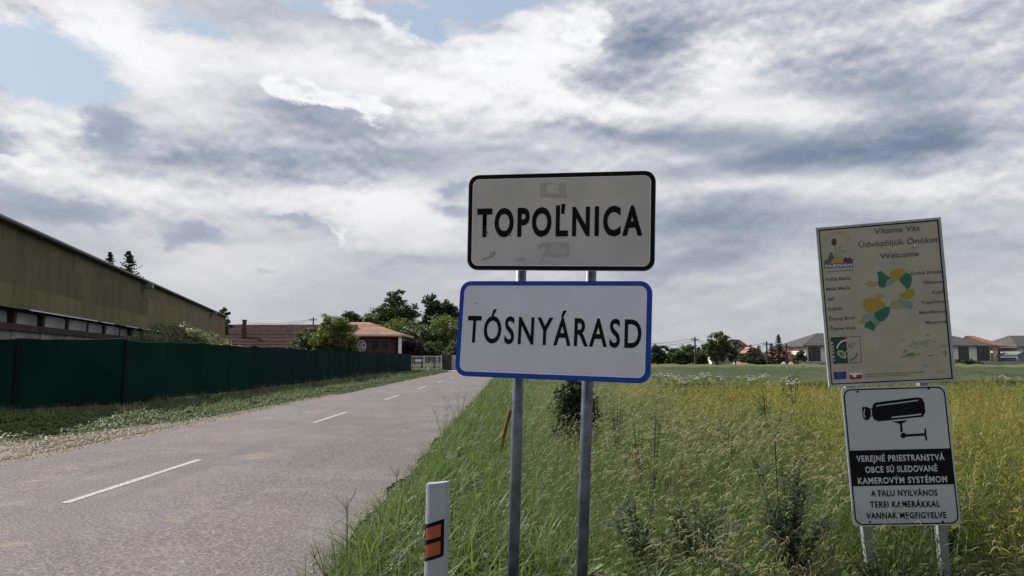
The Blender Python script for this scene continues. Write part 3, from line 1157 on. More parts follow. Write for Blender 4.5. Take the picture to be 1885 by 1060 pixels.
def net_bay(a, b, ha, hb, mat, bulge):
    a, b = Vector(a), Vector(b)
    d = b - a
    L = d.length
    nrm = Vector((d.y, -d.x, 0)).normalized()
    mb = MB()
    nu, nv = 8, 6
    ph = rng.uniform(0, 6)
    for j in range(nv + 1):
        for i in range(nu + 1):
            u, v = i / nu, j / nv
            h = (ha + (hb - ha) * u) - 0.05 * math.sin(math.pi * u) * rng.uniform(0.5, 1.2)
            off = bulge * math.sin(math.pi * u) * (0.4 + 0.6 * math.sin(math.pi * v)) + 0.010 * math.sin(6 * u + ph + 3 * v) * math.sin(math.pi * u)
            if j == 0:
                off += 0.06 * math.sin(7 * u + ph) * math.sin(math.pi * u)
            z = ground_z(a.x, a.y) + 0.05 + (h - 0.05) * v
            q = a + d * (-0.012 + 1.024 * u) + nrm * (off + 0.045)
            mb.v.append((q.x, q.y, z))
    for j in range(nv):
        for i in range(nu):
            mb.f.append((j * (nu + 1) + i, j * (nu + 1) + i + 1, (j + 1) * (nu + 1) + i + 1, (j + 1) * (nu + 1) + i))
    mb.m = [0] * len(mb.f)
    mb.v = [(x + 12.0, y - 22.7, z) for x, y, z in mb.v]
    o = mb.build('netting_panel', mat, fence, smooth=True)
    hem = MB()
    top = mb.v[-(nu + 1):]
    hem.tube([(p[0], p[1], p[2] + 0.005) for p in top], 0.008, 4)
    hem.build('hem', M_hem if b.y < 36 else M_netb, o)
    return o


fp = [Vector((-12.0 - 2.94 * 0.588 * k, 22.7 - 2.94 * 0.809 * k, 0)) for k in (2, 1)] + [Vector((-12.0 + rng.uniform(-.03, .03), 22.7 + 2.83 * k, 0)) for k in range(24)]
hts = [2.0, 2.0] + [2.04 + rng.uniform(-0.035, 0.035) for _ in fp[2:]]
hts[2] = 2.06
for i, p in enumerate(fp):
    mb = MB()
    r_ = 0.045 if i in (1, 2) else 0.032
    mb.tube([(p.x + 12.0 + (0.07 if i in (1, 2) else -0.0), p.y - 22.7 - (0.03 if i in (1, 2) else 0), -0.1), (p.x + 12.0 + 0.03 + (0.07 if i in (1, 2) else 0), p.y - 22.7, hts[i] + 0.07)], r_, 8)
    mb.build('fence_post', M_post, fence)
    if i < len(fp) - 1:
        net_bay(p, fp[i + 1], hts[i], hts[i + 1], M_netg if p.y < 36 else M_netb, rng.uniform(-0.04, 0.07))

# ------------------------------------------------------------------ old tiled building behind the fence
def tiles(name, a, b, c3, sc):
    M = Mat(name, 0.9, 0.1)
    p = M.pos()
    n1 = fbm(M.scale(p, sc), 1.0, 4, 0.7)
    c = mixc(sstep(n1, 0.35, 0.65), a, b)
    c = mixc(sstep(fbm(M.scale(p, sc), 2.3, 3, 0.7, seed=4), 0.60, 0.72, 0, 0.85), c, c3)
    c = mixc(sstep(M.island(), 0.0, 1.0, 0.0, 0.5, 'LINEAR'), c, tuple(k * 0.35 for k in a))
    M.color(c)
    return M.m


M_oldtile = tiles('old mossy clay tiles', (0.095, 0.060, 0.052), (0.185, 0.125, 0.108), (0.36, 0.29, 0.25), (1.8, 1.2, 1.2))
M_newtile = tiles('salmon clay tiles', (0.42, 0.25, 0.18), (0.52, 0.33, 0.24), (0.36, 0.20, 0.14), (1.2, 1.2, 1.2))
M_brickred = plain('dark red brick', (0.085, 0.035, 0.033), 0.85, var=0.2, scale=2.5)
M_glass = plain('dark window glass', (0.018, 0.02, 0.024), 0.12, 0.6, var=0.3, scale=1.0)


def course_roof(mb, a, b, c, d, n, step=0.05, mi=0):
    """roof slope a-b (eave) to d-c (ridge) in n lapped courses of tiles, each a little proud of the one above"""
    a, b, c, d = map(Vector, (a, b, c, d))
    nrm = (b - a).cross(d - a).normalized()
    if nrm.z < 0:
        nrm = -nrm
    for i in range(n):
        t0, t1 = i / n, (i + 1.12) / n
        l0, r0, l1, r1 = a.lerp(d, t0), b.lerp(c, t0), a.lerp(d, min(1, t1)), b.lerp(c, min(1, t1))
        hi, lo = nrm * step, nrm * 0.004
        mb.add([l0 + hi, r0 + hi, r1 + lo, l1 + lo, l0, r0], [(0, 1, 2, 3), (4, 5, 1, 0)], mi)


hx = -42.5
old = thing('tiled_house', 'low old building with a mossy red-brown tiled roof between the barn and the bright tree', 'house', (hx, 101, 0))
MB().box(0, 0, 0, 19.5, 12, 2.75).build('wall', plain('grey render', (0.3, 0.27, 0.24), 0.9), old)
rf = MB()
course_roof(rf, (-0.4, -0.6, 2.8), (19.9, -0.6, 2.8), (19.9, 6, 6.35), (-0.4, 6, 6.35), 17, 0.16)
course_roof(rf, (19.9, 12.6, 2.8), (-0.4, 12.6, 2.8), (-0.4, 6, 6.35), (19.9, 6, 6.35), 21, 0.07)
rf.add([(0, 0, 2.74), (0, 12, 2.74), (0, 6, 6.2)], [(0, 1, 2)])
rf.add([(19.5, 0, 2.74), (19.5, 12, 2.74), (19.5, 6, 6.2)], [(0, 2, 1)])
orf = rf.build('roof', M_oldtile, old)
rt = MB()
for i in range(44):
    x = -0.4 + i * 0.463
    rt.tube([(x, 6, 6.36), (x + 0.45, 6, 6.39)], 0.13, 6)
rt.build('ridge_tiles', M_oldtile, orf)
ch = MB()
ch.add([(4.75, 1.6, 3.6), (5.25, 1.6, 3.6), (5.25, 2.1, 3.6), (4.75, 2.1, 3.6), (4.2, 3.2, 6.9), (4.62, 3.2, 6.9), (4.62, 3.65, 6.9), (4.2, 3.65, 6.9)],
       [(0, 3, 2, 1), (4, 5, 6, 7), (0, 1, 5, 4), (1, 2, 6, 5), (2, 3, 7, 6), (3, 0, 4, 7)])
ch.box(4.14, 3.12, 6.9, 4.68, 3.73, 7.05)
ch.build('chimney', plain('sooty brick', (0.05, 0.025, 0.022), 0.9, var=0.3), orf)
for xk in (1.5, 5.0, 8.5, 12.0, 15.5):
    w = MB().box(xk, -0.03, 1.0, xk + 1.1, 0.02, 2.2).build('window', M_white, old)
    MB().box(xk + 0.08, -0.045, 1.08, xk + 1.02, -0.032, 2.12).build('pane', M_glass, w)

# ------------------------------------------------------------------ brick house with the white emblem
bh = thing('brick_house', 'dark red brick house with salmon hipped roof, white corner pillar and round white emblem', 'house', (-27.5, 105, 0))
w_ = MB()
w_.box(0, 0, 0, 10.2, 9, 4.75)
w_.build('wall', M_brickred, bh)
rf = MB()
e0, e1, zE, zR = -0.7, 12.1, 4.95, 6.95
course_roof(rf, (e0, -0.8, zE), (e1, -0.8, zE), (6.2, 4.5, zR), (3.2, 4.5, zR), 14, 0.045)
course_roof(rf, (e1, -0.8, zE), (e1, 9.8, zE), (6.2, 4.5, zR), (6.2, 4.5, zR), 14, 0.045)
course_roof(rf, (e1, 9.8, zE), (e0, 9.8, zE), (3.2, 4.5, zR), (6.2, 4.5, zR), 14, 0.045)
course_roof(rf, (e0, 9.8, zE), (e0, -0.8, zE), (3.2, 4.5, zR), (3.2, 4.5, zR), 14, 0.045)
brf = rf.build('roof', M_newtile, bh)
M_fascia = plain('pale fascia board', (0.50, 0.42, 0.34), 0.7)
mb = MB()
mb.box(e0, -0.86, 4.72, e1, -0.80, 5.0)
mb.box(e1, -0.86, 4.72, e1 + 0.06, 9.86, 5.0)
mb.box(e0, -0.8, 4.70, e1, 9.8, 4.74)
mb.build('fascia', M_fascia, bh)
MB().box(11.35, -0.45, 0, 11.75, -0.05, 4.7).build('pillar', M_white, bh)
for x0_, x1_ in ((2.2, 3.4), (7.45, 8.55), (9.0, 9.85)):
    z0_, z1_ = 2.95, 4.2
    w = MB().box(x0_, -0.06, z0_, x1_, 0.02, z1_).build('window', plain('brown window frame', (0.06, 0.035, 0.03), 0.6), bh)
    MB().box(x0_ + 0.09, -0.075, z0_ + 0.09, x1_ - 0.09, -0.062, z1_ - 0.09).build('pane', M_glass, w)
# the emblem: a white ring with curling white strokes inside
em = MB()
cx, cz = 6.05, 3.35
prev = None
N_ = 28
ring = []
for i in range(N_):
    t = 2 * math.pi * i / N_
    ring.append((math.cos(t), math.sin(t)))
for i in range(N_):
    (a0, b0), (a1, b1) = ring[i], ring[(i + 1) % N_]
    em.add([(cx + .62 * a0, -0.03, cz + .82 * b0), (cx + .62 * a1, -0.03, cz + .82 * b1), (cx + .52 * a1, -0.03, cz + .71 * b1), (cx + .52 * a0, -0.03, cz + .71 * b0),
            (cx + .62 * a0, 0.01, cz + .82 * b0), (cx + .62 * a1, 0.01, cz + .82 * b1)], [(0, 1, 2, 3), (0, 4, 5, 1)])
for pts_ in ([(-.3, .1), (-.15, .42), (.12, .45), (.2, .2), (0, .08), (-.2, .12)], [(-.38, -.35), (-.3, -.02), (-.12, -.12), (-.1, -.42)],
             [(.05, .02), (.12, -.25), (.02, -.5)], [(.38, -.3), (.3, 0), (.16, -.08), (.2, -.42)], [(-.05, .28), (.1, .3)], [(.22, .42), (.36, .25)]):
    em.tube([(cx + a, -0.03, cz + b) for a, b in pts_], 0.045, 5)
em.build('emblem', M_white, bh)
for x0_, h_ in ((7.9, 1.2), (9.25, 1.35)):
    MB().box(x0_, -0.32, 0.4, x0_ + 0.16, -0.16, 0.9 + h_).build('gate_post', M_white, bh)

# ------------------------------------------------------------------ white gate and wall at the junction
def part_copy(src, parent, loc):
    o = link(src.name.split('.')[0], src.data, parent)
    o.location = loc
    return o


gt = thing('metal_gate', 'white barred metal gate across the junction at the end of the road', 'gate', (-15.6, 101.2, 0))
M_gate = plain('white gate paint', (0.55, 0.55, 0.53), 0.5)
MB().box(0, -0.03, 1.82, 5.9, 0.03, 1.92).build('rail', M_gate, gt)
MB().box(0, -0.03, 0.62, 5.9, 0.03, 0.70).build('rail', M_gate, gt)
MB().box(0, -0.03, 0.12, 5.9, 0.03, 0.24).build('rail', M_gate, gt)
for i, x in enumerate((0.0, 1.75, 3.55, 5.3, 5.9)):
    MB().box(x - 0.08, -0.08, -0.1, x + 0.08, 0.08, 2.02 if i in (1, 4) else 1.95).build('gate_post', M_gate, gt)
b0 = None
for k in range(30):
    x = 0.2 + 0.19 * k
    if b0 is None:
        b0 = MB().box(-0.018, -0.02, 0.2, 0.018, 0.02, 1.85).build('bar', M_gate, gt)
        b0.location.x = x
    else:
        part_copy(b0, gt, (x, 0, 0))
MB().box(2.3, -0.06, 1.15, 3.15, -0.04, 1.45).build('notice_plate', M_white, gt)
lw = thing('block_wall', 'pale grey wall with a dark gate pillar right of the white gate', 'wall', (-9.4, 101.3, 0))
MB().box(0.0, -0.25, -0.1, 1.1, 0.25, 2.0).build('pillar', plain('dark pillar', (0.05, 0.045, 0.04), 0.8), lw)
MB().box(1.1, -0.1, -0.1, 14, 0.1, 2.05).build('panel', plain('grey wall panel', (0.36, 0.35, 0.37), 0.8), lw)
dp = thing('delineator_post', 'small white roadside post at the junction in front of the gate', 'post', (-10.4, 91.5, 0), group=None)
MB().box(-0.06, -0.04, -0.1, 0.06, 0.04, 0.95).build('body', M_white, dp)
MB().box(-0.045, -0.052, 0.62, 0.045, -0.042, 0.82).build('band', plain('black band', (0.02, 0.02, 0.02), 0.5), dp)

# ------------------------------------------------------------------ houses across the field (right)
HY = 105.0


def hx_(px):
    return (px - 942.5) / 1350 * HY


M_hwhite = plain('white render', (0.62, 0.61, 0.60), 0.8, var=0.05)
M_hcream = plain('cream render', (0.62, 0.52, 0.38), 0.8, var=0.05)
M_hgrey = plain('grey roof tiles', (0.095, 0.09, 0.09), 0.8, 0.15, var=0.15)
M_hred = tiles('orange-red roof tiles', (0.33, 0.155, 0.11), (0.41, 0.20, 0.145), (0.27, 0.12, 0.085), (1.5, 1.5, 1.5))
M_wallgrey = plain('grey concrete fence', (0.26, 0.26, 0.26), 0.9, var=0.12)


def hip_house(name, label, x0, x1, eave, ridge, rx0, rx1, depth, wallm, roofm, openings, over=0.6, Y=HY):
    t = thing(name, label, 'house', (x0, Y, 0))
    w = x1 - x0
    MB().box(0, 0, -0.1, w, depth, eave).build('wall', wallm, t)
    rf = MB()
    a, b = rx0 - x0, rx1 - x0
    y0, y1, ym = -over, depth + over, depth / 2
    L, R = -over, w + over
    course_roof(rf, (L, y0, eave), (R, y0, eave), (b, ym, ridge), (a, ym, ridge), 9, 0.05)
    course_roof(rf, (R, y1, eave), (L, y1, eave), (a, ym, ridge), (b, ym, ridge), 9, 0.05)
    course_roof(rf, (R, y0, eave), (R, y1, eave), (b, ym, ridge), (b, ym, ridge), 9, 0.05)
    course_roof(rf, (L, y1, eave), (L, y0, eave), (a, ym, ridge), (a, ym, ridge), 9, 0.05)
    rf.build('roof', roofm, t)
    MB().box(L, y0 - 0.03, eave - 0.17, R, y1 + 0.03, eave - 0.02).build('fascia', M_zinc, t)
    for (p0, p1, z0, z1) in openings:
        o = MB()
        o.box(p0 - x0, -0.06, z0, p1 - x0, 0.02, z1)
        wn = o.build('window', plain('dark window frame', (0.035, 0.035, 0.04), 0.5), t)
        n = max(1, round((p1 - p0) / 1.0))
        for k in range(n):
            q0 = p0 - x0 + (p1 - p0) * k / n + 0.05
            q1 = p0 - x0 + (p1 - p0) * (k + 1) / n - 0.05
            MB().box(q0, -0.075, z0 + 0.06, q1, -0.062, z1 - 0.06).build('pane', M_glass, wn)
    return t


ha = hip_house('white_house', 'white bungalow with grey hipped roof partly hidden behind the left of the welcome board', hx_(1481), hx_(1640), 3.45, 5.35,
               hx_(1530), hx_(1600), 10, M_hwhite, M_hgrey, [(hx_(1486), hx_(1508), 1.2, 3.2), (hx_(1528), hx_(1545), 1.2, 3.2), (hx_(1570), hx_(1600), 1.2, 3.2)])
hb = hip_house('white_house', 'white bungalow with grey hipped roof and big dark windows right of the welcome board', hx_(1690), hx_(1820), 3.45, 5.2,
               hx_(1715), hx_(1774), 10, M_hwhite, M_hgrey, [(hx_(1761), hx_(1780), 1.25, 3.2), (hx_(1795), hx_(1818), 1.25, 3.3), (hx_(1700), hx_(1730), 1.25, 3.2)])
hip_house('cream_house', 'cream rendered house with orange-red roof right behind the white bungalow', hx_(1822) + 1.6, hx_(1842) + 1.2, 3.4, 5.0,
          hx_(1798) + 2.2, hx_(1810) + 2.2, 8, M_hcream, M_hred, [(hx_(1835) + 1.4, hx_(1838) + 1.4, 1.3, 3.0)], Y=HY + 2.2)
hip_house('grey_roofed_house', 'white house with grey roof at the right edge behind the blue-grey shed', hx_(1881), hx_(1960), 3.3, 5.0, hx_(1905), hx_(1935), 9,
          M_hwhite, M_hgrey, [(hx_(1890), hx_(1902), 1.2, 3.0)], Y=HY + 1)
sh = thing('garden_shed', 'low blue-grey shed with pale roof edge between the cream house and the right edge', 'shed', (hx_(1848), HY - 2, 0))
MB().prism([(0, 0), (2.35, 0), (2.25, 2.2), (0.95, 2.35), (0.35, 2.0)], 0, 4).build('wall', plain('blue-grey sheet', (0.12, 0.135, 0.17), 0.5), sh)
MB().prism([(0.2, 2.0), (0.95, 2.37), (2.4, 2.22), (2.4, 2.3), (0.95, 2.46), (0.2, 2.1)], -0.1, 4.1).build('roof', M_zinc, sh)
cw = thing('concrete_wall', 'low grey concrete garden wall in front of the two white bungalows', 'wall', (hx_(1448), HY - 4, 0))
p0 = None
for k in range(16):
    if p0 is None:
        p0 = MB().box(0, 0, -0.1, 2.14, 0.14, 1.15).build('wall_panel', M_wallgrey, cw)
    else:
        part_copy(p0, cw, (2.17 * k, 0, rng.uniform(-.03, .03)))

# small houses in the distance left of the board
gh = thing('red_roofed_house', 'grey-gabled house with red-brown roof right of the big round tree', 'house', (hx_(1356), 112, 0))
MB().prism([(0, 0), (4.6, 0), (4.6, 2.4), (1.2, 4.35), (0, 2.9)], 0, 8).build('wall', plain('pale grey gable', (0.36, 0.35, 0.35), 0.9), gh)
rf = MB()
course_roof(rf, (4.9, -0.4, 2.3), (4.9, 8.4, 2.3), (1.1, 8.4, 4.5), (1.1, -0.4, 4.5), 10, 0.06)
course_roof(rf, (-0.5, 8.4, 2.6), (-0.5, -0.4, 2.6), (1.1, -0.4, 4.5), (1.1, 8.4, 4.5), 6, 0.06)
rf.add([(1.1, -0.4, 4.5), (2.4, -0.4, 4.42), (4.9, -0.4, 2.6), (4.9, -0.4, 2.3)], [(0, 3, 2, 1)])
rf.build('roof', M_hred, gh)
w = MB().box(0.6, -0.05, 1.2, 1.4, 0.02, 2.2).build('window', M_white, gh)
MB().box(0.68, -0.065, 1.28, 1.32, -0.052, 2.12).build('pane', M_glass, w)
g2 = thing('salmon_roofed_house', 'small house with a faded salmon roof among the dark spruces', 'house', (hx_(1392), 108, 0))
MB().prism([(0, 0), (3.0, 0), (3.0, 1.5), (0.6, 2.6), (0, 2.4)], 0, 7).build('wall', plain('beige render', (0.42, 0.34, 0.26), 0.9), g2)
rf = MB()
course_roof(rf, (3.2, -0.4, 1.55), (3.2, 7.4, 1.55), (0.3, 7.4, 3.25), (0.3, -0.4, 3.25), 8, 0.05)
course_roof(rf, (-0.9, 7.4, 2.3), (-0.9, -0.4, 2.3), (0.3, -0.4, 3.25), (0.3, 7.4, 3.25), 5, 0.05)
rf.add([(0.3, -0.4, 3.27), (3.2, -0.4, 1.55), (-0.9, -0.4, 2.3)], [(0, 2, 1)])
rf.build('roof', M_newtile, g2)
g3 = thing('orange_house', 'small orange rendered house left of the white bungalows', 'house', (hx_(1452), 108, 0))
MB().box(0, 0, -0.1, 1.35, 6, 2.45).build('wall', plain('orange render', (0.50, 0.22, 0.13), 0.85), g3)
rf = MB()
course_roof(rf, (-0.2, -0.3, 2.45), (1.55, -0.3, 2.45), (1.55, 3, 3.0), (-0.2, 3, 3.0), 6, 0.04)
rf.add([(-0.2, -0.3, 2.45), (-0.2, 6.3, 2.45), (1.55, 6.3, 2.45), (1.55, -0.3, 2.45), (-0.2, 3, 3.0), (1.55, 3, 3.0)], [(1, 4, 5, 2), (0, 1, 4), (3, 5, 2)])
rf.build('roof', M_hred, g3)
an = MB()
ax, az = hx_(1463) - hx_(1452), 0
an.tube([(ax, 3, 2.9), (ax, 3, 4.9)], 0.03, 4)
an.tube([(ax - 0.35, 3, 4.75), (ax + 0.25, 3, 4.75)], 0.025, 4)
an.build('aerial', M_zinc, g3)

# pale van and dark lean-to under the big tree
vn = thing('parked_van', 'small white van parked under the left side of the big round tree', 'van', (hx_(1291), 100, 0))
MB().prism([(0, 0.45), (2.05, 0.45), (2.05, 1.05), (1.8, 1.15), (1.55, 1.72), (0.05, 1.75), (0, 1.6)], 0, 1.9).build('body', M_hwhite, vn)
MB().prism([(1.15, 1.12), (1.72, 1.12), (1.5, 1.6), (1.15, 1.62)], -0.02, 0.0).build('side_window', M_glass, vn)
for x in (0.45, 1.6):
    MB().tube([(x, -0.02, 0.33), (x, 0.2, 0.33)], 0.32, 14).build('wheel', plain('rubber', (0.02, 0.02, 0.02), 0.8), vn)
sd = thing('lean_to_shed', 'dark open shed roof behind the parked white van', 'shed', (hx_(1290), 103, 0))
MB().prism([(0, 0), (2.0, 0), (2.0, 2.2), (0.9, 3.0), (0, 2.2)], 0, 3).build('wall', plain('black boards', (0.02, 0.018, 0.016), 0.9), sd)
MB().prism([(-0.15, 2.1), (0.9, 2.98), (2.15, 2.1), (2.15, 2.2), (0.9, 3.1), (-0.15, 2.2)], -0.15, 3.1).build('roof', M_oldtile, sd)


def heap(name, label, x, y, w, h, m, z0=-0.05):
    mb = MB()
    n = 12
    ring_ = []
    for j, (r_, zz) in enumerate(((1, 0), (0.85, 0.5), (0.5, 0.87), (0.15, 1.0))):
        for i in range(n):
            t = 2 * math.pi * i / n
            k = 1 + rng.uniform(-.12, .12)
            mb.v.append((w / 2 * r_ * math.cos(t) * k, w / 3 * r_ * math.sin(t) * k, h * zz * (1 + rng.uniform(-.08, .08)) if j else 0))
    for j in range(3):
        for i in range(n):
            mb.f.append((j * n + i, j * n + (i + 1) % n, (j + 1) * n + (i + 1) % n, (j + 1) * n + i))
    mb.f.append(tuple(3 * n + i for i in range(n)))
    mb.m = [0] * len(mb.f)
    o = mb.build(name, m, smooth=True)
    o.location = (x, y, z0)
    return tag(o, label, 'heap')


heap('earth_heap', 'low tan heap of bare earth in front of the grey-gabled house', hx_(1350), 101, 5.2, 1.18, plain('tan earth', (0.30, 0.21, 0.13), 0.95))
heap('covered_heap', 'left one of two small white-covered heaps beside the dark spruces', hx_(1421), 101, 1.3, 1.12, M_hwhite)
heap('covered_heap', 'right one of two small white-covered heaps next to the grey garden wall', hx_(1434), 101, 1.3, 1.15, M_hwhite)

# ------------------------------------------------------------------ poles and wires
M_wood = plain('tarred wood', (0.07, 0.06, 0.055), 0.85)
M_wire = plain('cable', (0.05, 0.05, 0.055), 0.6)


def pole(label, px, ytop, Y, lean=0.0, grp='wooden power poles across the field'):
    p = at(px, ytop, Y)
    t = thing('power_pole', label, 'pole', (p.x, Y, 0), group=grp)
    MB().tube([(0, 0, -0.2), (lean, 0, p.z)], [0.15, 0.1], 8).build('mast', M_wood, t)
    MB().box(-0.55 + lean, -0.06, p.z - 0.45, 0.55 + lean, 0.06, p.z - 0.33).build('crossarm', M_wood, t)
    for k in (-0.48, 0.48):
        MB().tube([(k + lean, 0, p.z - 0.33), (k + lean, 0, p.z - 0.15)], 0.04, 6).build('insulator', M_white, t)
    return Vector((p.x, Y, p.z - 0.15))


pa = pole('leftmost wooden power pole, just left of the big round tree', 1279, 620, 98)
pb = pole('wooden power pole left of the tall thin spruce', 1411, 628, 100)
pc = pole('shorter wooden power pole right of the tall thin spruce', 1447, 632, 104)
pd_ = at(1478, 640, 105)


def wire(label, a, b, sag, n=10):
    mb = MB()
    a, b = Vector(a), Vector(b)
    for off in (0.45, -0.45):
        pts_ = []
        for i in range(n + 1):
            t = i / n
            q = a.lerp(b, t)
            pts_.append((q.x, q.y + off, q.z - sag * 4 * t * (1 - t) - (0.35 if off < 0 else 0)))
        mb.tube(pts_, 0.03, 4)
    o = mb.build('power_line', M_wire)
    return tag(o, label, 'power line', 'power lines between the poles')


wire('sagging pair of wires left of the leftmost power pole, towards the name sign', at(1120, 628, 96), pa, 0.55)
wire('pair of wires from the leftmost pole past the round tree to the spruce', pa, pb, 0.9)
wire('short pair of wires on either side of the thin spruce', pb, pc, 0.3)
wire('pair of wires from the rightmost pole to the white bungalow', pc, pd_, 0.25)
pe = pole('wooden pole standing behind the tiled roof beside the bright tree', 577, 584, 112, grp=None)
wire('thin pair of wires above the old tiled roof', at(440, 592, 108), pe, 0.5)
wire('pair of wires in front of the dark hedge trees right of the brick house', at(745, 621, 104), at(900, 632, 100), 0.4)


# ------------------------------------------------------------------ trees
F_tree = foliage('dark green leaves', (0.035, 0.060, 0.022), (0.080, 0.118, 0.038), (0.07, 0.095, 0.035), 0.4)
F_deep = foliage('deep green leaves', (0.024, 0.042, 0.018), (0.052, 0.078, 0.030), (0.05, 0.07, 0.027), 0.3)
F_bright = foliage('bright yellow-green leaves', (0.060, 0.092, 0.022), (0.16, 0.19, 0.045), (0.12, 0.145, 0.038), 0.5)
F_mid = foliage('mid green leaves', (0.050, 0.080, 0.025), (0.120, 0.155, 0.048), (0.10, 0.125, 0.042), 0.45)
F_purple = foliage('purple leaves', (0.022, 0.012, 0.018), (0.05, 0.025, 0.035), (0.03, 0.02, 0.025), 0.2)
F_needle = foliage('dark needles', (0.009, 0.017, 0.012), (0.022, 0.036, 0.022), (0.018, 0.026, 0.018), 0.1, 0.8)
F_pale = foliage('pale elder leaves', (0.05, 0.075, 0.03), (0.24, 0.27, 0.15), (0.15, 0.18, 0.09), 0.4)
M_bark = plain('bark', (0.075, 0.062, 0.05), 0.95, var=0.3, scale=4, bump=0.5)


def leaf_cards(centres, radii, per, size, flat=0.75, seed=1):
    r = np.random.default_rng(seed)
    C = np.repeat(np.asarray(centres, float), per, 0)
    R = np.repeat(np.asarray(radii, float), per, 0)[:, None]
    n = len(C)
    d = r.standard_normal((n, 3))
    d /= np.linalg.norm(d, axis=1, keepdims=True)
    rr = r.random((n, 1)) ** 0.45
    c = C + d * rr * R * np.array([1, 1, flat])
    nrm = d + 0.9 * r.standard_normal((n, 3)) + np.array([0, 0, 0.5])
    nrm /= np.linalg.norm(nrm, axis=1, keepdims=True)
    t = np.cross(nrm, r.standard_normal((n, 3)))
    t /= np.linalg.norm(t, axis=1, keepdims=True)
    b = np.cross(nrm, t)
    s = size * r.uniform(0.55, 1.35, (n, 1))
    k = r.uniform(0.45, 0.8, (n, 1))
    v = np.stack([c - t * s, c + b * s * k, c + t * s, c - b * s * k], 1).reshape(-1, 3)
    return v, np.arange(4 * n).reshape(-1, 4)


def tree(name, label, cat, base, lobes, leafmat, leaf_size, clumps=60, per=45, trunk_r=0.25, group=None, seed=1, bare=0.25, clump_r=0.32):
    """lobes: ellipsoids (x, y, z, rx, ry, rz) relative to the foot; the leaf clumps sit in their outer parts"""
    r = np.random.default_rng(seed)
    clumps, per = int(clumps * 1.7), int(per * 1.1)
    t = thing(name, label, cat, base, 0, group)
    vol = np.array([l[3] * l[5] for l in lobes])
    cs, rs = [], []
    for l, nl in zip(lobes, np.maximum(4, (clumps * vol / vol.sum())).astype(int)):
        for _ in range(nl):
            d = r.standard_normal(3)
            d /= np.linalg.norm(d)
            q = (0.2 + 0.8 * r.random() ** 0.6) * r.uniform(0.85, 1.0)
            cs.append((l[0] + d[0] * l[3] * q, l[1] + d[1] * l[4] * q, max(bare, l[2] + d[2] * l[5] * q)))
            rs.append(clump_r * min(l[3], l[5]) * r.uniform(0.55, 1.25))
    v, f = leaf_cards(cs, rs, per, leaf_size, seed=seed + 7)
    crown = link('crown', numpy_mesh('crown', v, f, leafmat), t)
    mb = MB()
    top = max(l[2] for l in lobes)
    main = lobes[int(np.argmax(vol))]
    mid = Vector((main[0] * 0.5, main[1] * 0.5, top * 0.45))
    mb.tube([(0, 0, -0.2), (mid.x * 0.4, mid.y * 0.4, mid.z * 0.5), mid, (main[0], main[1], main[2] + main[5] * 0.3)],
            [trunk_r, trunk_r * 0.8, trunk_r * 0.6, trunk_r * 0.15], 8)
    for i in range(0, len(cs), 3):
        c = Vector(cs[i])
        s = Vector((mid.x, mid.y, min(mid.z * (0.6 + 0.8 * r.random()), c.z * 0.9)))
        k = s.lerp(c, 0.5) + Vector((0, 0, 0.08 * (c - s).length))
        mb.tube([s, k, c], [trunk_r * 0.32, trunk_r * 0.2, trunk_r * 0.06], 4, cap=False)
    mb.build('trunk', M_bark, t)
    return t


def spruce(label, x, y, h, w, seed=1, group=None, tip_only=False, mat=None):
    r = random.Random(seed)
    t = thing('spruce_tree', label, 'tree', (x, y, 0), 0, group)
    MB().tube([(0, 0, -0.2), (0.03, 0, h * 0.5), (0.0, 0, h)], [h * 0.02 + 0.05, h * 0.012, 0.01], 6).build('trunk', M_bark, t)
    mb = MB()
    z = 0.3
    while z < h:
        k = 1 - z / h
        R = (w / 2 * (k ** 0.7) + 0.12) * r.uniform(0.75, 1.15)
        n = max(5, int(6 + 5 * k))
        for i in range(n):
            a = r.uniform(0, 6.28)
            L = R * r.uniform(0.6, 1.12)
            tip = Vector((math.cos(a) * L, math.sin(a) * L, z - 0.12 * L + (0.75 * L * r.random() if tip_only else 0.22 * L * (1 if k < 0.3 else 0.2))))
            s = Vector((0, 0, z))
            side = Vector((-math.sin(a), math.cos(a), 0))
            m_ = max(3, int(L / 0.16))
            for q in range(m_):
                u = (q + 0.5) / m_
                p = s.lerp(tip, u)
                ww = 0.10 + 0.16 * L * (1 - u * 0.6)
                for sg in (-1, 1):
                    e = p + side * sg * ww * r.uniform(.6, 1.1) + (tip - s).normalized() * ww * 0.6 + Vector((0, 0, -0.35 * ww))
                    mb.add([p + Vector((0, 0, 0.05)), p + Vector((0, 0, -0.09)), e], [(0, 1, 2)])
        z += (max(0.14, h * 0.03) if not tip_only else 0.15) * r.uniform(0.7, 1.2)
    mb.build('crown', mat or F_needle, t)
    return t


def X(px, Y):
    return (px - 942.5) / 1350 * Y


def Zp(py, Y):
    return at(942, py, Y).z


# spruces and a broadleaf behind the barn
spruce('slim spruce top rising over the barn roof, left and smaller of two', X(196, 64), 64, Zp(465, 64), 3.6, 3, 'spruce tops above the barn roof', True)
spruce('bushy spruce top rising over the barn roof, right and larger of two', X(231, 62), 62, Zp(462, 62), 5.4, 4, 'spruce tops above the barn roof', True)
tree('broadleaf_tree', 'dark tree showing just past the far end of the barn roof', 'tree', (X(408, 98), 98, 0),
     [(0, 0, 6.2, 1.5, 1.5, 2.0), (0.4, 0, 7.6, .8, .8, .8)], F_deep, 0.16, 30, 40, 0.2, seed=21)

